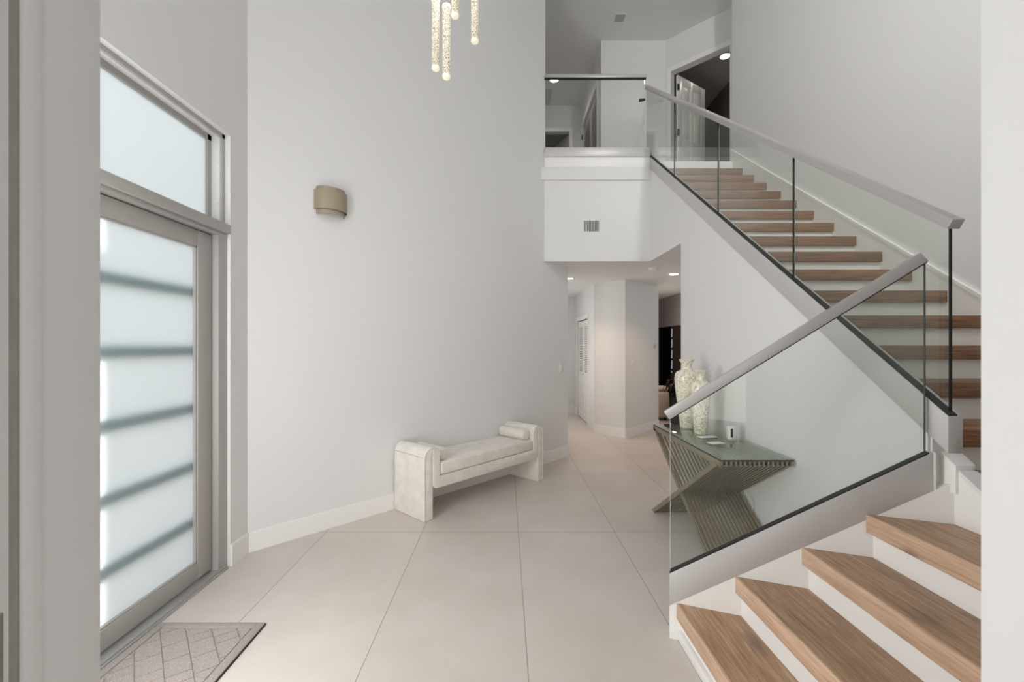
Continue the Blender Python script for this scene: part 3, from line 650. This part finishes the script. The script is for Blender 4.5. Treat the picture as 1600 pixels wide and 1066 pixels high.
MB().box(-0.06, 0.06, -0.012, 0.0, 0.04, 0.17).build('back_plate', M['plastic'], sc_e, local=True)

# ================================================================ chandelier
YC = 2.95
ch = empty('chandelier', (-0.35, YC, 5.9)); tag(ch, 'hanging chandelier of slim lit bubble glass rods on thin wires', 'chandelier')
MB().lathe([(0.30, 0), (0.30, 0.03), (0.28, 0.045)], -0.35, YC, ZC-0.046, 48).build('canopy', M['steel'], ch)
for px, yb, Yd in ((680.8, 110, 2.95), (697.6, 123.5, 2.88), (711, 28, 3.00), (741.8, 67.5, 3.02)):
    x, y, z = FY(px, yb, Yd); Lr = 0.46 if px < 700 else 0.50
    rod = MB().lathe([(0.020, 0.022), (0.0255, 0.024), (0.0255, Lr), (0.018, Lr+.001)], x, y, z, 28).build('crystal_rod', M['crystal'], ch)
    MB().lathe([(0.006, 0), (0.022, 0.003), (0.0265, 0.012), (0.0262, 0.024), (0.020, 0.025)], x, y, z, 28).build('lit_tip', M['rodtip'], rod)
    MB().lathe([(0.026, Lr), (0.026, Lr+0.018), (0.010, Lr+0.022)], x, y, z, 28).build('lit_cap', M['lampglow'] if px < 700 else M['rodtip'], rod)
    MB().tube([(x, y, z+Lr+0.02), (x, y, ZC-0.04)], 0.0012, 6).build('wire', M['steel'], rod)

# ================================================================ console table
TX0, TX1, TY0, TY1, TZ = 1.385, 1.845, 2.834, 4.11, 0.797
ct = empty('console_table', ((TX0+TX1)/2, (TY0+TY1)/2, 0)); tag(ct, 'console table with glass top on crossed champagne metal slats beside the stair wall', 'table')
MB().box(TX0-0.006, TX1+0.004, TY0-0.008, TY1+0.008, TZ-0.010, TZ, 0.0015).build('glass_top', M['tableglass'], ct)
MB().box(TX0-0.0055, TX1+0.0035, TY0-0.0088, TY0-0.0078, TZ-0.010, TZ-0.0005).box(TX0-0.0068, TX0-0.0058, TY0-0.008, TY1+0.008, TZ-0.010, TZ-0.0005).build('glass_edge', M['edge'], ct)
ZT = TZ-0.010; NS = 16; pit = (TX1-TX0-0.012)/(NS-1)
def bar2(x, w_, ya, za, yb_, zb, t_):   # bar in the YZ plane between two end points, ends cut level
    d = math.atan2(zb-za, yb_-ya); hy = t_/2/abs(math.sin(d))
    return [(x, ya-hy, za), (x, ya+hy, za), (x, yb_+hy, zb), (x, yb_-hy, zb)], (w_, 0, 0)
for i in range(NS):
    x = TX0 + pit*i; w_ = 0.010
    MB().box(x, x+w_, TY0, TY1, ZT-0.034, ZT, 0.001).build('top_slat', M['slat'], ct)
    p_, v_ = bar2(x, w_, TY0+0.03, ZT-0.022, TY1-0.03, 0.018, 0.026); MB().prism(p_, v_).build('cross_slat', M['slat'], ct, smooth=False)
    if i < NS-1:
        p_, v_ = bar2(x+0.0145, w_, TY1-0.03, ZT-0.022, TY0+0.03, 0.018, 0.026); MB().prism(p_, v_).build('cross_slat', M['slat'], ct, smooth=False)
for ys, ye in ((TY0-0.0, TY0+0.05), (TY1-0.05, TY1)):
    MB().box(TX0, TX1, ys, ye, 0.0, 0.018, 0.002).build('foot_bar', M['slat'], ct)
p_, v_ = bar2(TX0-0.013, 0.0125, TY1-0.03, ZT-0.022, TY0+0.03, 0.0, 0.036); MB().prism(p_, v_).build('side_bar', M['slat'], ct, smooth=False)
p_, v_ = bar2(TX0-0.0255, 0.0125, TY0+0.03, ZT-0.022, TY1-0.03, 0.0, 0.036); MB().prism(p_, v_).build('side_bar', M['slat'], ct, smooth=False)
MB().box(TX0-0.013, TX0-0.001, TY0, TY1, ZT-0.040, ZT-.001, 0.001).build('side_rail', M['slat'], ct)

# vases, device, papers on the table
def vase(px, py, hpx, wmax, wneck, wlip, wbase, label):
    x, y, z = FZ(px, py, TZ); h = hpx*y/F
    k = y/F/2; rm, rn, rp, rb_ = wmax*k, wneck*k, wlip*k, wbase*k
    P = [(rb_*0.96, 0), (rb_, 0.006), (rb_*1.0, h*0.03), (rb_+(rm-rb_)*.22, h*0.18), (rb_+(rm-rb_)*.55, h*0.38), (rb_+(rm-rb_)*.85, h*0.56), (rm*.985, h*0.66), (rm, h*0.715), (rm*.965, h*0.765), (rm*.86, h*0.81), (rn+(rm-rn)*.28, h*0.84), (rn*1.03, h*0.858), (rn*.97, h*0.885), (rn, h*0.92), (rn+(rp-rn)*.35, h*0.955), (rn+(rp-rn)*.85, h*0.985), (rp, h), (rp*.93, h), (rn*.8, h*0.95), (rn*.75, h*.87)]
    # smooth the profile
    Q = []
    for i in range(len(P)-1):
        p0_, p1_, p2_, p3_ = P[max(i-1, 0)], P[i], P[i+1], P[min(i+2, len(P)-1)]
        for t_ in (0, .33, .66):
            f_ = lambda a, b, c, d: 0.5*((2*b)+(-a+c)*t_+(2*a-5*b+4*c-d)*t_*t_+(-a+3*b-3*c+d)*t_**3)
            Q.append((max(0.001, f_(p0_[0], p1_[0], p2_[0], p3_[0])), f_(p0_[1], p1_[1], p2_[1], p3_[1])))
    return tag(MB().lathe(Q, x, y, TZ, 56).build('vase', M['mosaic'], ang=60), label, 'vase')
vase(1073, 668, 106, 36, 15, 23, 20, 'taller cream mosaic vase at the far end of the glass console')
vase(1094.5, 677.5, 98, 29, 12, 18.5, 19, 'shorter cream mosaic vase in front of the taller one on the console')
x, y, z = FZ(1143, 688.5, TZ)
dv_ = empty('display_device', (x, y, TZ), R(8)); tag(dv_, 'small white upright gadget with black screen on the glass console', 'device')
b = MB(); b.box(-0.031, 0.031, -0.026, 0.026, 0.006, 0.112, 0.016, 5); b.build('body', M['plastic'], dv_, local=True)
MB().box(-0.028, 0.028, -0.023, 0.023, 0, 0.007, 0.002).build('base', M['plasticgrey'], dv_, local=True)
MB().box(-0.025, -0.006, -0.0272, -0.0255, 0.030, 0.096, 0.0006).build('screen', M['screen'], dv_, local=True)
x, y, z = FZ(1105, 684.5, TZ)
bk = empty('folded_leaflet', (x, y, TZ), R(12)); tag(bk, 'white folded leaflet with dark edge lying before the shorter vase', 'leaflet')
MB().box(-0.072, 0.072, -0.028, 0.028, 0.004, 0.012, 0.002).build('cover', M['paper'], bk, local=True)
MB().box(-0.070, 0.070, -0.030, 0.026, 0.0, 0.004).build('backing', M['screen'], bk, local=True)
x, y, z = FZ(1118, 692.5, TZ)
tag(MB().box(x-0.058, x+0.058, y-0.035, y+0.035, TZ, TZ+0.003, 0.001, rot=Matrix.Rotation(R(14), 3, 'Z')).build('paper_card', M['paper']), 'flat white card on the glass console in front of the leaflet', 'card')

# outlet and cord behind the table
y = 1.87*F/(1163-X0); z = H + (Y0-775)*y/F
ol = empty('wall_outlet', (1.869, y, z-0.058)); tag(ol, 'white wall outlet low on the stair wall behind the console', 'outlet')
MB().box(1.864, 1.8695, y-0.036, y+0.036, z-0.058, z+0.058, 0.002).build('plate', M['plastic'], ol)
for dz in (-0.02, 0.02): MB().lathe([(0.016, 0), (0.016, 0.002)], 1.864, y, z+dz, 20, axis=(-1, 0, 0)).build('socket', M['plasticgrey'], ol)
pts = []
for i in range(27):
    a = i/26*2*math.pi*1.15 - 1.2; rr = 0.075*(1 - 0.006*i)
    pts.append((1.852-0.0006*i, y-0.09 + 1.0*rr*math.cos(a), z-0.03 + rr*1.1*math.sin(a)))
cd = MB().tube([(1.862, y, z+0.02), (1.845, y-0.005, z+0.02), (1.848, y-0.03, z+0.025)] + pts, 0.0028, 8).build('power_cord', M['plastic'])
tag(cd, 'white power cord looped under the console by the stair wall', 'cord')

# ================================================================ door mat
MX0, MX1, MY0, MY1 = -1.895, -1.315, 1.40, FZ(420, 973.5, 0.01)[1]
mt = empty('door_mat', ((MX0+MX1)/2, (MY0+MY1)/2, 0)); tag(mt, 'grey ribbed door mat with diamond pattern on the floor by the entry door', 'mat')
MB().box(MX0-0.003, MX1+0.004, MY0-0.004, MY1+0.003, 0, 0.005, 0.001).build('rubber_base', M['black'], mt)
bw = 0.045
rug = MB()
g = 0.006
rug.box(MX0, MX0+bw, MY0, MY1, 0.005, 0.013, 0.003); rug.box(MX1-bw, MX1, MY0, MY1, 0.005, 0.013, 0.003)
rug.box(MX0+bw, MX1-bw, MY0, MY0+bw, 0.005, 0.013, 0.003); rug.box(MX0+bw, MX1-bw, MY1-bw, MY1, 0.005, 0.013, 0.003)
rug.build('border', M['rug'], mt)
fld = MB(); ix0, ix1, iy0, iy1 = MX0+bw+g, MX1-bw-g, MY0+bw+g, MY1-bw-g
fld.box(ix0-0.006, ix1+0.006, iy0-.006, iy1+.006, 0.005, 0.008)
def clip(poly, x0, x1, y0, y1):
    for (ax, lim, sg) in ((0, x0, 1), (0, x1, -1), (1, y0, 1), (1, y1, -1)):
        out = []
        for i in range(len(poly)):
            a, b = poly[i], poly[(i+1) % len(poly)]; da, db = sg*(a[ax]-lim), sg*(b[ax]-lim)
            if da >= 0: out.append(a)
            if (da >= 0) != (db >= 0):
                t_ = da/(da-db); out.append((a[0]+(b[0]-a[0])*t_, a[1]+(b[1]-a[1])*t_))
        poly = out
        if len(poly) < 3: return None
    return poly
U = Vector((math.cos(R(38)), math.sin(R(38)))); V = Vector((-math.cos(R(50)), math.sin(R(50))))
cu_, cv_ = 0.105, 0.135
cx_, cy_ = (ix0+ix1)/2, (iy0+iy1)/2
for i in range(-9, 10):
    for j in range(-9, 10):
        split = (i*7+j*3) % 4 == 0
        cells = [(0, 1, 0, 1)] if not split else [(0, 1, 0, .5), (0, 1, .5, 1)]
        for u0, u1, v0, v1 in cells:
            e = g/2/cu_; f_ = g/2/cv_
            P = [Vector((cx_, cy_)) + U*cu_*(i+uu) + V*cv_*(j+vv+(0.35 if i % 2 else 0)) for uu, vv in ((u0+e, v0+f_), (u1-e, v0+f_), (u1-e, v1-f_), (u0+e, v1-f_))]
            q = clip([(p.x, p.y) for p in P], ix0, ix1, iy0, iy1)
            if q: fld.prism([(a, b, 0.0075) for a, b in q], (0, 0, 0.0045))
fld.build('diamond_field', M['rug'], mt, smooth=False)

# ================================================================ interior doors
# louvred bifold closet door in the lower hall
cd_ = empty('door_2', (1.57, 8.98, 0)); struct(cd_, 'white louvred bifold closet door in the lower hall')
ym = 8.98
cs = MB(); cs.box(1.545, 1.559, 8.29, 8.365, 0, 2.052); cs.box(1.545, 1.559, 9.595, 9.67, 0, 2.052); cs.box(1.545, 1.559, 8.29, 9.67, 2.052, 2.13)
cs.build('door_casing', M['trim'], cd_)
for a, b in ((8.375, ym-0.004), (ym+0.004, 9.585)):
    lf_ = MB(); lf_.box(1.580, 1.606, a, a+0.07, 0.02, 2.03); lf_.box(1.580, 1.606, b-0.07, b, 0.02, 2.03)
    for z0, z1 in ((0.02, 0.14), (0.90, 1.0), (1.93, 2.03)): lf_.box(1.580, 1.606, a+0.07, b-0.07, z0, z1)
    lf_.box(1.588, 1.602, a+0.07, b-0.07, 0.14, 0.90)
    lf_.box(1.584, 1.600, a+0.12, b-0.12, 0.20, 0.84, 0.003)
    for n_ in range(26):
        zc_ = 1.015 + n_*0.0355
        lf_.box(1.583, 1.603, a+0.07, b-0.07, zc_, zc_+0.022, rot=Matrix.Rotation(R(25), 3, 'Y'))
    l_ = lf_.build('door_leaf', M['trim'], cd_, smooth=False)
    yk = (a+0.45*(b-a)) if a < ym-0.1 else None
    if a < 8.5: MB().lathe([(0.008, 0), (0.008, 0.015), (0.018, 0.02), (0.018, 0.03), (0.008, 0.034)], 1.580, b-0.06, 0.95, 16, axis=(-1, 0, 0)).build('knob', M['steel'], l_)
MB().box(1.60, 1.61, 8.37, 9.59, 0, 2.05).build('dark_backing', M['ventdark'], cd_, smooth=False)  # full-height dark sheet behind the leaves, showing at their gaps
# upper hall closet doors
d3 = empty('door_3', (XK0, 8.37, UF)); struct(d3, 'dark louvred double door in the upstairs hall side wall')
cs = MB(); cs.box(XK0-0.018, XK0-0.0005, 7.55, 7.63, UF, UF+2.03); cs.box(XK0-0.018, XK0-0.0005, 9.11, 9.19, UF, UF+2.03); cs.box(XK0-0.018, XK0-0.0005, 7.55, 9.19, UF+2.03, UF+2.11)
cs.build('door_casing', M['trim'], d3)
for a, b in ((7.635, 8.365), (8.375, 9.105)):
    lf_ = MB(); lf_.box(XK0+0.03, XK0+0.06, a, a+0.09, UF+.01, UF+2.02); lf_.box(XK0+0.03, XK0+0.06, b-0.09, b, UF+.01, UF+2.02)
    for z0, z1 in ((0.01, 0.2), (0.95, 1.1), (1.9, 2.02)): lf_.box(XK0+0.03, XK0+0.06, a+0.09, b-0.09, UF+z0, UF+z1)
    lf_.box(XK0+0.045, XK0+0.055, a+0.09, b-0.09, UF+0.2, UF+1.9)
    for n_ in range(30): lf_.box(XK0+0.034, XK0+0.048, a+0.09, b-0.09, UF+0.22+n_*0.055, UF+0.25+n_*0.055, rot=Matrix.Rotation(R(25), 3, 'Y'))
    l_ = lf_.build('door_leaf', M['mauve'], d3, smooth=False)
    yh = a+0.01 if a < 8 else b-0.01
    for zz in (0.3, 1.1, 1.8): MB().box(XK0-0.024, XK0-0.004, yh-0.012, yh+0.012, UF+zz-0.05, UF+zz+0.05, .002).build('hinge', M['black'], l_)
# far dark doorway upstairs
d4 = empty('door_4', (1.0, 9.35, UF)); struct(d4, 'open doorway at the end of the upstairs hall')
cs = MB(); cs.box(1.353, 1.42, 9.33, 9.349, UF, UF+2.04); cs.box(0.54, 0.602, 9.33, 9.349, UF, UF+2.04); cs.box(0.54, 1.42, 9.33, 9.349, UF+2.04, UF+2.11)
cs.build('door_casing', M['trim'], d4)
MB().box(0, 0.70, -0.035, 0, 0, 2.02, .002, rot=Matrix.Rotation(R(112), 3, 'Z'), about=Vector((0, 0, 0))).build('door_leaf', M['mauve'], d4, local=True).location += Vector((0.34, 0.10, 0))
# upstairs open panel door in the angled wall
d5 = empty('door_5', (K.x, K.y, UF), R(-45)); struct(d5, 'white panel door standing open upstairs at the top of the stairs')
cs = MB(); cs.box(DT0-0.075, DT0+0.004, -0.018, -0.0005, 0, 2.03); cs.box(DT1-0.004, DT1+0.075, -0.018, -0.0005, 0, 2.03); cs.box(DT0-0.075, DT1+0.075, -0.018, -0.0005, 2.03, 2.105)
cs.build('door_casing', M['trim'], d5, local=True)
hx, hy = DT0+0.03, 0.13
Hg = Vector((K.x + S45*hx + S45*hy, K.y - S45*hx + S45*hy, UF)); tgt = FZ(1088, 136, UF+2.01)
dd = (Vector(tgt[:2]) - Hg.xy); ang_ = math.atan2(dd.y, dd.x)
e5 = bpy.data.objects.new('tmp', None)
LM = Matrix.Translation(Hg) @ Matrix.Rotation(ang_, 4, 'Z')
lw = 0.78
def leafbox(x0, x1, y0, y1, z0, z1, bev=0):
    return (x0, x1, y0, y1, z0, z1, bev)
m_ = MB()
for a in ((0, .11, -.035, 0, 0.01, 2.01), (lw-.11, lw, -.035, 0, 0.01, 2.01), (lw/2-.045, lw/2+.045, -.035, 0, 0.01, 2.01)): m_.box(*a, 0.002)
for z0, z1 in ((0.01, 0.22), (0.80, 0.98), (1.50, 1.60), (1.90, 2.01)): m_.box(0.05, lw-.05, -.034, -0.001, z0, z1, 0.002)
m_.box(0.05, lw-0.05, -0.024, -0.011, 0.1, 1.95)
for xa, xb in ((.14, lw/2-.075), (lw/2+.075, lw-.14)):
    for z0, z1 in ((.26, .76), (1.02, 1.46), (1.64, 1.86)): m_.box(xa, xb, -.031, -.004, z0, z1, 0.005)
bmesh.ops.transform(m_.bm, matrix=LM, verts=m_.bm.verts)
l5 = m_.build('door_leaf', M['trim'], d5)
bpy.data.objects.remove(e5)
for zz in (0.25, 1.05, 1.80):
    h_ = MB(); h_.box(-0.025, 0.01, -0.06, -0.035, zz-0.05, zz+0.05, .002); bmesh.ops.transform(h_.bm, matrix=LM, verts=h_.bm.verts); h_.build('hinge', M['black'], l5)

# ================================================================ ceiling and wall fittings
def downlight(px, py, zc, label, r, energy, color, spot=140, xy=None):
    if xy: x, y = xy
    else:
        y = F*(zc-H)/(Y0-py); x = (px-X0)*y/F
    e = empty('recessed_light', (x, y, zc-0.014)); tag(e, label, 'ceiling light')
    MB().lathe([(r*0.80, 0.0), (r, 0.004), (r*1.06, 0.013), (r*0.80, 0.013)], x, y, zc-0.0135, 40, close=False).build('trim_ring', M['plastic'], e)
    MB().lathe([(0.002, 0.003), (r*0.82, 0.003), (r*0.82, 0.012), (0.002, 0.012)], x, y, zc-0.0135, 40).build('lens', M['lampglow'], e)
    lamp('SPOT', 'lamp', (x, y, zc-0.03), energy, color, 0.05, aim=(0, 0, -1), spot=spot, parent=e)
    return e
WARM = (1.0, 0.66, 0.38)
downlight(1053, 427.5, SOF, 'round recessed light in the lower hall ceiling near the stair wall', 0.085, 24, WARM, 112)
downlight(889, 434.5, SOF, 'round recessed light in the lower hall ceiling beside the left jamb', 0.085, 24, WARM, 112)
downlight(866, 124, ZC, 'round recessed light in the upstairs hall ceiling behind the balcony glass', 0.10, 13, (1, .88, .78))
downlight(1133, 87, ZC, 'round recessed light in the room beyond the open upstairs door', 0.10, 6, (1, .85, .72))
lamp('POINT', 'far_hall_fill', (2.96, 8.62, 1.5), 12, (1, .86, .74), 0.1)  # point lamp added behind the hall corner to brighten the far sofa
x, y, z = FZ(1021, 419, SOF); y = F*(SOF-H)/(Y0-419); x = (1021-X0)*y/F
sd = empty('smoke_detector', (x, y, SOF-0.036)); tag(sd, 'white round smoke detector on the lower hall ceiling', 'smoke detector')
MB().lathe([(0.045, 0), (0.062, 0.006), (0.066, 0.022)], x, y, SOF-0.036, 36).build('cover', M['plastic'], sd)
MB().lathe([(0.072, 0), (0.072, 0.014)], x, y, SOF-0.014, 36).build('base', M['plastic'], sd)
# vents
def vent(name, label, c, ux, uz, w_, h_, nrm, n, vertical, dark='ventdark', bord=0.015):
    c = Vector(c); ux = Vector(ux); uz = Vector(uz); nrm = Vector(nrm)
    e = empty(name, c - Vector((0, 0, 0))); tag(e, label, 'vent')
    def bx(a0, a1, b0, b1, d0, d1, m_):
        P = [c+ux*a0+uz*b0+nrm*d0, c+ux*a1+uz*b0+nrm*d0, c+ux*a1+uz*b1+nrm*d0, c+ux*a0+uz*b1+nrm*d0]; m_.prism(P, nrm*(d1-d0))
    m_ = MB(); bx(-w_/2, w_/2, -h_/2, h_/2, 0.0005, 0.002, m_); m_.build('backing', M[dark], e, smooth=False)
    m_ = MB()
    for a in ((-w_/2-bord, -w_/2, -h_/2-bord, h_/2+bord), (w_/2, w_/2+bord, -h_/2-bord, h_/2+bord), (-w_/2, w_/2, h_/2, h_/2+bord), (-w_/2, w_/2, -h_/2-bord, -h_/2)): bx(*a, 0.0005, 0.007, m_)
    m_.build('frame', M['wall'], e, smooth=False)
    for i in range(n):
        m_ = MB()
        if vertical: a = -w_/2 + (i+0.72)*w_/(n+0.4); bx(a-0.0038, a+0.0038, -h_/2, h_/2, 0.002, 0.006, m_)
        else: a = -h_/2 + (i+0.72)*h_/(n+0.4); bx(-w_/2, w_/2, a-0.004, a+0.004, 0.002, 0.006, m_)
        m_.build('slat', M['wall'], e, smooth=False)
    return e
vx0, _, vz0 = FY(912.5, 362, YB); vx1, _, vz1 = FY(935.5, 345, YB)
vent('air_vent', 'small grille with vertical slats on the white face below the balcony', ((vx0+vx1)/2, YB, (vz0+vz1)/2), (1, 0, 0), (0, 0, 1), vx1-vx0, vz1-vz0, (0, -1, 0), 9, True)
y = F*(ZC-H)/(Y0-28); vent('air_vent', 'small square grille on the upstairs ceiling', ((968.5-X0)*y/F, y, ZC), (1, 0, 0), (0, 1, 0), 0.15, 0.15, (0, 0, -1), 6, False)
ya = F*(ZC-H)/(Y0-138); yb = F*(ZC-H)/(Y0-164)
vent('air_vent', 'large grey return grille on the upstairs hall ceiling behind the glass', (0.72, (ya+yb)/2, ZC), (1, 0, 0), (0, 1, 0), 0.42, yb-ya, (0, 0, -1), 14, False, 'mauve')
# switches and thermostat
def plate(px, py, P0, d, nrm, w_, h_, label, rockers):
    a = (px-X0)/F; t_ = (a*P0[1]-P0[0])/(d[0]-a*d[1]); x = P0[0]+d[0]*t_; y = P0[1]+d[1]*t_; z = H+(Y0-py)*y/F
    e = empty('light_switch', (x, y, z-h_/2), math.atan2(d[1], d[0])); tag(e, label, 'light switch')
    MB().box(-w_/2, w_/2, -0.006, 0, 0, h_, 0.002).build('plate', M['plastic'], e, local=True)
    for i in range(rockers):
        xc = (i-(rockers-1)/2)*0.046
        MB().box(xc-0.017, xc+0.017, -0.0095, -0.006, h_/2-0.033, h_/2+0.033, 0.001).build('rocker', M['paper'], e, local=True)
    return e
plate(876.3, 575, C0, WD, WN, 0.085, 0.125, 'white switch plate on the angled wall left of the hall opening', 1)
dH = Vector((HR[0]-HC[0], HR[1]-HC[1])).normalized()
plate(988, 568, HC, dH, None, 0.12, 0.115, 'white double switch plate on the hall corner wall', 2)
a = (1021.5-X0)/F; t_ = (a*HC[1]-HC[0])/(dH.x-a*dH.y); x, y = HC[0]+dH.x*t_, HC[1]+dH.y*t_; z = H+(Y0-541)*y/F
thm = empty('thermostat', (x, y, z-0.05), math.atan2(dH.y, dH.x)); tag(thm, 'round white thermostat on the hall corner wall near its right edge', 'thermostat')
MB().box(-0.055, 0.055, -0.008, 0, -0.005, 0.105, 0.006).build('back_plate', M['plastic'], thm, local=True)
MB().lathe([(0.045, 0), (0.045, 0.016), (0.038, 0.021), (0.002, 0.021)], 0, -0.008, 0.05, 32, axis=(0, -1, 0)).build('dial', M['plasticgrey'], thm, local=True)

# ================================================================ far room: sofa, plant, curtain, glazing
sx, sy = 3.12, 8.75
sf = empty('sofa', (3.0, 9.5, 0)); tag(sf, 'pale linen sofa end seen in the far room through the hall', 'sofa')
MB().box(2.86, 3.30, 9.0, 10.6, 0.08, 0.40, 0.04, 3).build('seat', M['sofa'], sf)
MB().box(2.86, 3.34, 8.95, 9.18, 0.06, 0.60, 0.06, 4).build('arm', M['sofa'], sf)
MB().box(2.74, 2.92, 8.95, 10.6, 0.06, 0.74, 0.06, 4).build('backrest', M['sofa'], sf)
MB().box(2.95, 3.32, 8.96, 9.22, 0.60, 0.70, 0.045, 4).build('cushion', M['sofa'], sf)
for xx, yy in ((2.82, 9.02), (3.26, 9.02), (2.82, 10.5), (3.26, 10.5)): MB().box(xx-0.02, xx+0.02, yy-0.02, yy+0.02, 0, 0.08).build('leg', M['black'], sf)
pl = empty('potted_plant', (3.31, 8.62, 0)); tag(pl, 'dark broad leaved plant in a tall dark pot behind the console', 'plant')
MB().lathe([(0.08, 0), (0.09, 0.02), (0.115, 0.50), (0.12, 0.52), (0.10, 0.52)], 3.31, 8.62, 0, 28).build('pot', M['pot'], pl)
rn = random.Random(3)
for i in range(20):
    a = rn.uniform(0, 2*math.pi); ln = rn.uniform(0.20, 0.31); lift = rn.uniform(0.15, 0.55); b = bmesh.new(); n = 7; rows = []
    dx, dy = math.cos(a), math.sin(a); wl_ = rn.uniform(0.028, 0.045)
    for k in range(n+1):
        t_ = k/n; r_ = ln*t_; zz = 0.50 + lift*math.sin(t_*2.4)*1.0 - 0.12*t_*t_; wd_ = wl_*math.sin(math.pi*min(1, t_*0.95+0.05))**0.8
        c_ = Vector((3.31+dx*r_*0.9, 8.62+dy*r_*0.9, zz)); s_ = Vector((-dy, dx, 0))*wd_
        rows.append((b.verts.new(c_-s_), b.verts.new(c_+Vector((0, 0, -0.006))), b.verts.new(c_+s_)))
    for k in range(n):
        for q in (0, 1): b.faces.new((rows[k][q], rows[k][q+1], rows[k+1][q+1], rows[k+1][q]))
    bmesh.ops.solidify(b, geom=b.faces[:], thickness=0.002)
    m_ = MB(); m_._add(b); m_.build('leaf', M['leaf'], pl)
# dark curtain, brown panel and a slim glazed strip in the room beyond
cu_e = MB(); b = bmesh.new(); nn = 40; top = []; bot = []
for i in range(nn+1):
    xx = 4.18 + 0.34*i/nn; yy = 12.08 + 0.03*math.sin(i*1.15); top.append(b.verts.new((xx, yy, 2.45))); bot.append(b.verts.new((xx, yy, 0.02)))
for i in range(nn): b.faces.new((bot[i], bot[i+1], top[i+1], top[i]))
bmesh.ops.solidify(b, geom=b.faces[:], thickness=0.01); cu_e._add(b)
tag(cu_e.build('curtain', M['curtain']), 'dark blue grey curtain hanging in the far dark room', 'curtain')
w2 = empty('window_2', (4.575, 12.19, 0.6)); struct(w2, 'slim window strip of small panes in the far dark room')
MB().box(4.545, 4.605, 12.165, 12.199, 0.55, 2.1).build('window_frame', M['black'], w2, smooth=False)
for i in range(5): MB().box(4.557, 4.593, 12.155, 12.166, 0.60+0.29*i, 0.83+0.29*i).build('glass_pane', M['dimpane'], w2, smooth=False)
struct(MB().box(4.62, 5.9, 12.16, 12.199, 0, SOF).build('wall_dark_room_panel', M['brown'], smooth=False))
lamp('POINT', 'dark_room_fill', (5.3, 10.6, 2.2), 5, (1, .86, .74), 0.1)  # added unseen point lamp, lifts the end of the dark room
